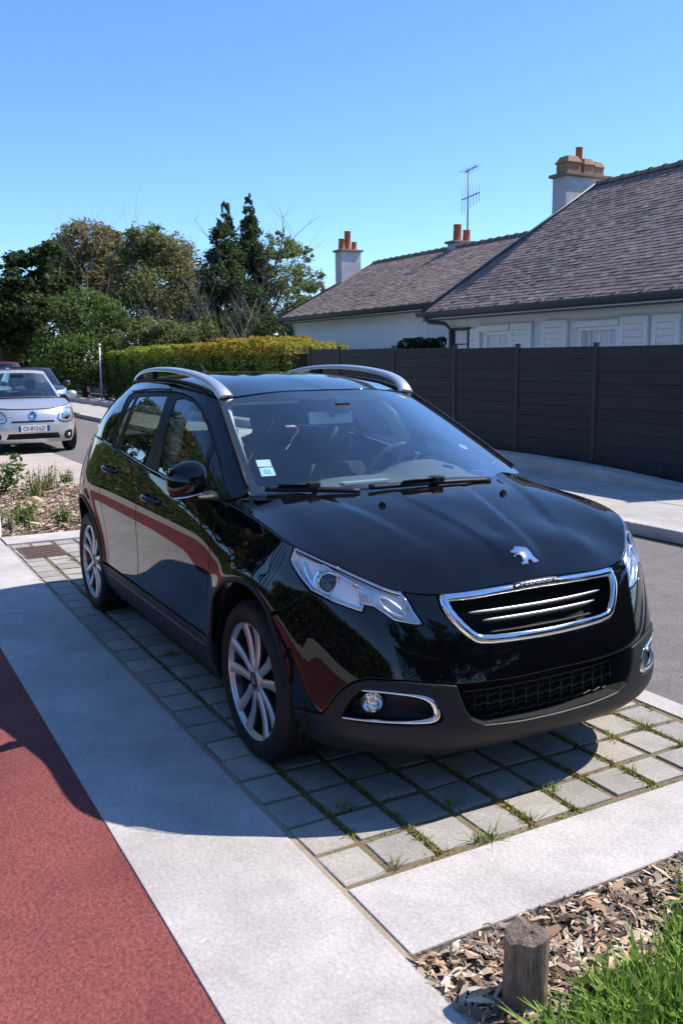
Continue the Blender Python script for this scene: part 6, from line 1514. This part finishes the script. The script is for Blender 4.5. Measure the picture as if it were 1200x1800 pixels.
    # wheels, dark underside, cabin
    for x in (0, rx):
        for s_ in (1, -1):
            mb = MB(); mb.lathe([(.17, .0), (.20, -.012), (.27, -.014), (.292, .0), (.295, .03), (.295, .14), (.27, .16)], 28, 'Y'); w = mb.build('wheel', RUBBER, C); w.location = (x, -.80*s_, .295); w.rotation_euler = (0, 0, 0 if s_ > 0 else math.pi)
            mb = MB(); mb.lathe([(.175, .0), (.16, .012), (.05, .004), (.0005, .002)], 20, 'Y'); mb.build('hub_cap', ALLOY, w)
            for k in range(7): a = k*.8976; mb = MB(); mb.box((.11*math.cos(a), .002, .11*math.sin(a)), (.10, .012, .028), Matrix.Rotation(-a, 3, 'Y')); mb.build('spoke', ALLOYD, w)
    mb = MB(); mb.box((-1.1, 0, .30), (2.6, 1.3, .2)); mb.box((.30, 0, .36), (.5, 1.1, .25)); mb.build('underbody', DARK, C)
    mb = MB(); mb.box((-.42, 0, .86*hs), (.5, 1.28, .14)); dsh = mb.build('dashboard', DASHM, C, bevel=.04)
    for s_ in (1, -1):
        mb = MB(); mb.box((-1.15, .33*s_, .78), (.16, .44, .56)); st = mb.build('seat', SEATM, C, bevel=.05); mb = MB(); mb.ball((-1.2, .33*s_, 1.16*hs), .11, 10, 8, (.5, 1.1, .9)); mb.build('headrest', SEATM, st)
    mb = MB(); mb.tube([(-.72+.05*math.sin(a)*1.2, .35+.175*math.cos(a), .93*hs+.165*math.sin(a)) for a in np.linspace(0, 6.283, 25)[:-1]], .015, 6, closed=True); mb.build('steering_wheel', BLKPLA, C)
    mb = MB(); mb.box((-.62, 0, 1.33*hs), (.03, .22, .06)); mb.build('interior_mirror', BLKPLA, C, bevel=.01)
    mb = MB(); mb.box((-2.0, 0, .75), (.3, 1.1, .5)); mb.build('rear_seat', SEATM, C, bevel=.05)
    for s_ in (1, -1):
        mb = MB(); mb.ball((-.36, -.90*s_, .99*hs), .1, 14, 10, (.65, 1.05, .75)); m_ = mb.build('door_mirror', paint, C); mb = MB(); mb.tube([(-.40, -.84*s_, .955*hs), (-.45, -.72*s_, .95*hs)], .03, 8, flat=.6); mb.build('mirror_arm', BLKPLA, m_)
    def P_(px, py, off=0.0):
        uv = S.inv(px, py); q = np.array([uv]); return S.ev(q)[0]-O+S.normal(q)[0]*off
    if detail: detail(C, S, O)
    else:
        for s_ in (1, -1):
            lp_ = [(S.U[2]+.04, .50), (S.U[3], .60), (S.U[4], .66), (S.U[5], .64), (S.U[4]+.05, .55), (S.U[3]+.04, .47), (S.U[2]+.06, .46)]
            V, F, NN = panel_data(S, lp_, gap=0, off=.004, flange=False, step=.04); V = V-O
            if s_ < 0: V, F = mir(V, F); NN = NN*np.array([1, -1, 1])
            pydata('headlamp', V, fix_wind(V, F, NN), LAMPSILVER, C, N=NN)
        V, F, NN = panel_data(S, [(-.35, .10), (.35, .10), (.38, .22), (-.38, .22)], gap=0, off=.004, flange=False, step=.04); pydata('intake', V-O, fix_wind(V, F, NN), DARK, C, N=NN)
    return C
def silver_detail(C, S, O):
    def pan(name, pts, mat, off, par=C, sm=1, mirror=False):
        lp_ = [tuple(p) for p in chaikin(pts, sm)] if sm else pts
        V, F, NN = panel_data(S, lp_, gap=0, rad=.003, depth=.02, off=off, step=.04, bstep=.02); V = V-O
        o = pydata(name, V, fix_wind(V, F, NN), mat, par, N=NN)
        if mirror: V2, F2 = mir(V, F); pydata(name, V2, fix_wind(V2, F2, NN*np.array([1, -1, 1])), mat, par, N=NN*np.array([1, -1, 1]))
        return o
    v = lambda z: (z-.20)/.58*.6
    PXL = lambda *p: [tuple(q) for q in S.invs(p)]
    hl0 = PXL((101, 738), (104, 724), (111, 717), (122, 714), (128, 724), (128, 736), (117, 742)); fg0 = PXL((113, 768), (114, 758), (122, 754), (127, 754), (127, 768), (120, 771)); bl0 = PXL((116, 731))[0]; fl0 = PXL((121, 763))[0]
    for s_ in (1, -1):
        hl_ = pan('headlamp', [(u*s_, q) for u, q in hl0], LAMPSILVER, .004)
        V, F = band_sweep(S, np.array(resample(chaikin([(u*s_, q) for u, q in hl0], 1), .02)), [(-.008, .002), (-.006, .009), (.004, .009), (.006, .002)]); pydata('lamp_seal', V-O, F, DARK, hl_, smooth=True)
        q1 = np.array([(bl0[0]*s_, bl0[1])]); p, n = S.ev(q1)[0]-O, S.normal(q1)[0]; mb = MB(); lathe_at(mb, Vector(p)+Vector(n)*.006, Vector(n), [(.085, 0), (.08, .006), (.05, .012), (.0005, .014)], 20); mb.build('lamp_bulb', CHROME, hl_)
        fo = pan('fog_recess', [(u*s_, q) for u, q in fg0], DARK, .003)
        q1 = np.array([(fl0[0]*s_, fl0[1])]); p, n = S.ev(q1)[0]-O, S.normal(q1)[0]; mb = MB(); mb.ball(Vector(p)+Vector(n)*.004, .032, 10, 8); mb.build('fog_lamp', LAMPSILVER, fo)
    pan('intake', [(-.47, .085), (.47, .085), (.42, .185), (-.42, .185)], DARK, .005, sm=0)
    for k in range(3):
        q = np.array([(u, .11+.026*k) for u in np.linspace(-.41, .41, 20)]); mb = MB(); mb.tube(S.ev(q)-O+S.normal(q)*.008, .005, 5); mb.build('intake_bar', BLKPLA, C)
    pan('upper_slot', [(-.37, .345), (.37, .345), (.35, .372), (-.35, .372)], DARK, .005, sm=0)
    # number plate
    q = S.ev(np.array([(0, .26)]))[0]-O; pl = MB().box((q[0]+.018, 0, q[2]), (.016, .52, .11)).build('number_plate', plain('plate_white', (.78, .79, .80), .4), C, bevel=.003)
    for y, w, mt in ((.238, .042, plain('plate_blue', (.01, .06, .35), .4)), (-.238, .042, bpy.data.materials['plate_blue'])): MB().box((q[0]+.0265, -y, q[2]), (.002, w, .104)).build('plate_band', mt, pl)
    cu = bpy.data.curves.new('plate_text', 'FONT'); cu.body = 'CV-812-LD'; cu.size = .098; cu.align_x = 'CENTER'; cu.align_y = 'CENTER'; cu.extrude = .001
    to = bpy.data.objects.new('plate_text', cu); COL.objects.link(to); dg = bpy.context.evaluated_depsgraph_get(); me = bpy.data.meshes.new_from_object(to.evaluated_get(dg)); bpy.data.objects.remove(to)
    tx = link('plate_text', me, plain('plate_black', (.01, .01, .012), .5), pl); me.transform(Matrix.Diagonal((.80, 1, 1, 1))); tx.matrix_local = Matrix(((0, 0, 1, q[0]+.0275), (1, 0, 0, 0), (0, 1, 0, q[2]), (0, 0, 0, 1)))
    # diamond badge on a disc
    u_ = np.array([(0, .462)]); p = Vector(S.ev(u_)[0]-O); n = Vector(S.normal(u_)[0]); M = Matrix((Vector((0, 1, 0)), n.cross(Vector((0, 1, 0))), n)).transposed()
    if (M@Vector((0, 1, 0))).z < 0: M = M@Matrix.Rotation(math.pi, 3, 'Z')
    mb = MB(); mb.add([p+n*.006+M@Vector((.075*math.cos(a), .085*math.sin(a), 0)) for a in np.linspace(0, 6.283, 25)[:-1]], [tuple(range(24))]); bd = mb.build('badge_disc', CHROME, C)
    mb = MB(); out = [(0, .078), (.052, 0), (0, -.078), (-.052, 0)]; inn_ = [(0, .040), (.024, 0), (0, -.040), (-.024, 0)]
    V = [p+n*.010+M@Vector((a, b, 0)) for a, b in out]+[p+n*.016+M@Vector((a*.8, b*.8, 0)) for a, b in out]+[p+n*.010+M@Vector((a, b, 0)) for a, b in inn_]
    F = [(i, (i+1) % 4, 4+(i+1) % 4, 4+i) for i in range(4)]+[(4+i, 4+(i+1) % 4, 8+(i+1) % 4, 8+i) for i in range(4)]; mb.add(V, F); mb.build('diamond_badge', plain('badge_blue', (.03, .04, .09), .25, .8), bd)
SILVER = mk_paint('silver_paint', (.60, .60, .61), .5, .30, .15); DGREY = mk_paint('dark_grey_paint', (.045, .055, .065), .4, .3, .1); MAROON = mk_paint('maroon_paint', (.16, .02, .045), .3, .3, .1)
small_car('parked_car', 'small silver hatchback with a diamond badge and white number plate facing out', -13.86, .80, SILVER, silver_detail)
small_car('parked_car', 'dark grey car parked half hidden behind the silver hatchback', -24.5, 3.05, DGREY, None)
small_car('parked_car', 'maroon car whose roof shows above the silver hatchback', -29.5, 3.0, MAROON, None, hscale=1.13)
# small plants in the bed behind the black car
def plant(px, py, h, n, size, pal, seed, label, dense=1.0, bl=0):
    x, y, _ = at_ground(px, py); zb = float(bedB(np.array(x), np.array(y))); root = empty('bed_plant', (x, y, zb-.005), 0, label, 'plant', 'small plants in the chip bed'); r = random.Random(seed); mb = MB(); P = []; rg = np.random.default_rng(seed)
    for k in range(7):
        a = r.uniform(0, 6.283); t = Vector((math.cos(a)*h*r.uniform(.2, .5), math.sin(a)*h*r.uniform(.2, .5), h*r.uniform(.6, 1))); mb.tube([(0, 0, 0), t*.5+Vector((0, 0, h*.1)), t], [.006, .004, .002], 5)
        for q in range(int(n/7)): s_ = r.uniform(.25, 1); P.append(np.array(t)*s_+rg.normal(0, h*.09, 3))
    mb.build('stem', BARK, root); V, c = leaflets(np.array(P), size, rg, pal, .5); poly_soup('leaves', V, 4, c, LEAF, root)
    if bl: blades('blades', np.stack([rg.normal(0, h*.2, bl), rg.normal(0, h*.2, bl), np.zeros(bl)], 1), h*1.1, .012, seed, GP+LIM[:2], .5, parent=root)
plant(8, 868, .55, 260, .045, MID+LIM[:2], 201, 'taller leafy shrub at the end of the chip bed')
plant(42, 925, .26, 160, .032, GP+LIM, 202, 'bright green leafy tuft nearest the edging slab', bl=40)
plant(112, 921, .18, 110, .028, GP, 203, 'small bright green tuft close to the black car', bl=25)
plant(62, 872, .30, 60, .03, OLV+GP, 204, 'thin grassy weed in the middle of the chip bed', bl=40)
plant(82, 862, .32, 40, .03, OLV+GP, 205, 'spiky thin weed with upright blades on the bed', bl=50)
plant(118, 850, .20, 80, .03, OLV+LIM, 206, 'low yellowish weed patch at the back of the bed', bl=40)
wp_ = at_ground(-17, 944); mb = MB(); mb.lathe([(.10, 0), (.105, .05), (.095, .30), (.07, .36), (.0005, .37)], 20, 'Z', (float(wp_[0]), float(wp_[1]), 0)); tag(mb.build('white_bollard', plain('white_bollard_paint', (.72, .72, .73), .5)), 'short white bollard beside the concrete edging and chip bed', 'bollard')
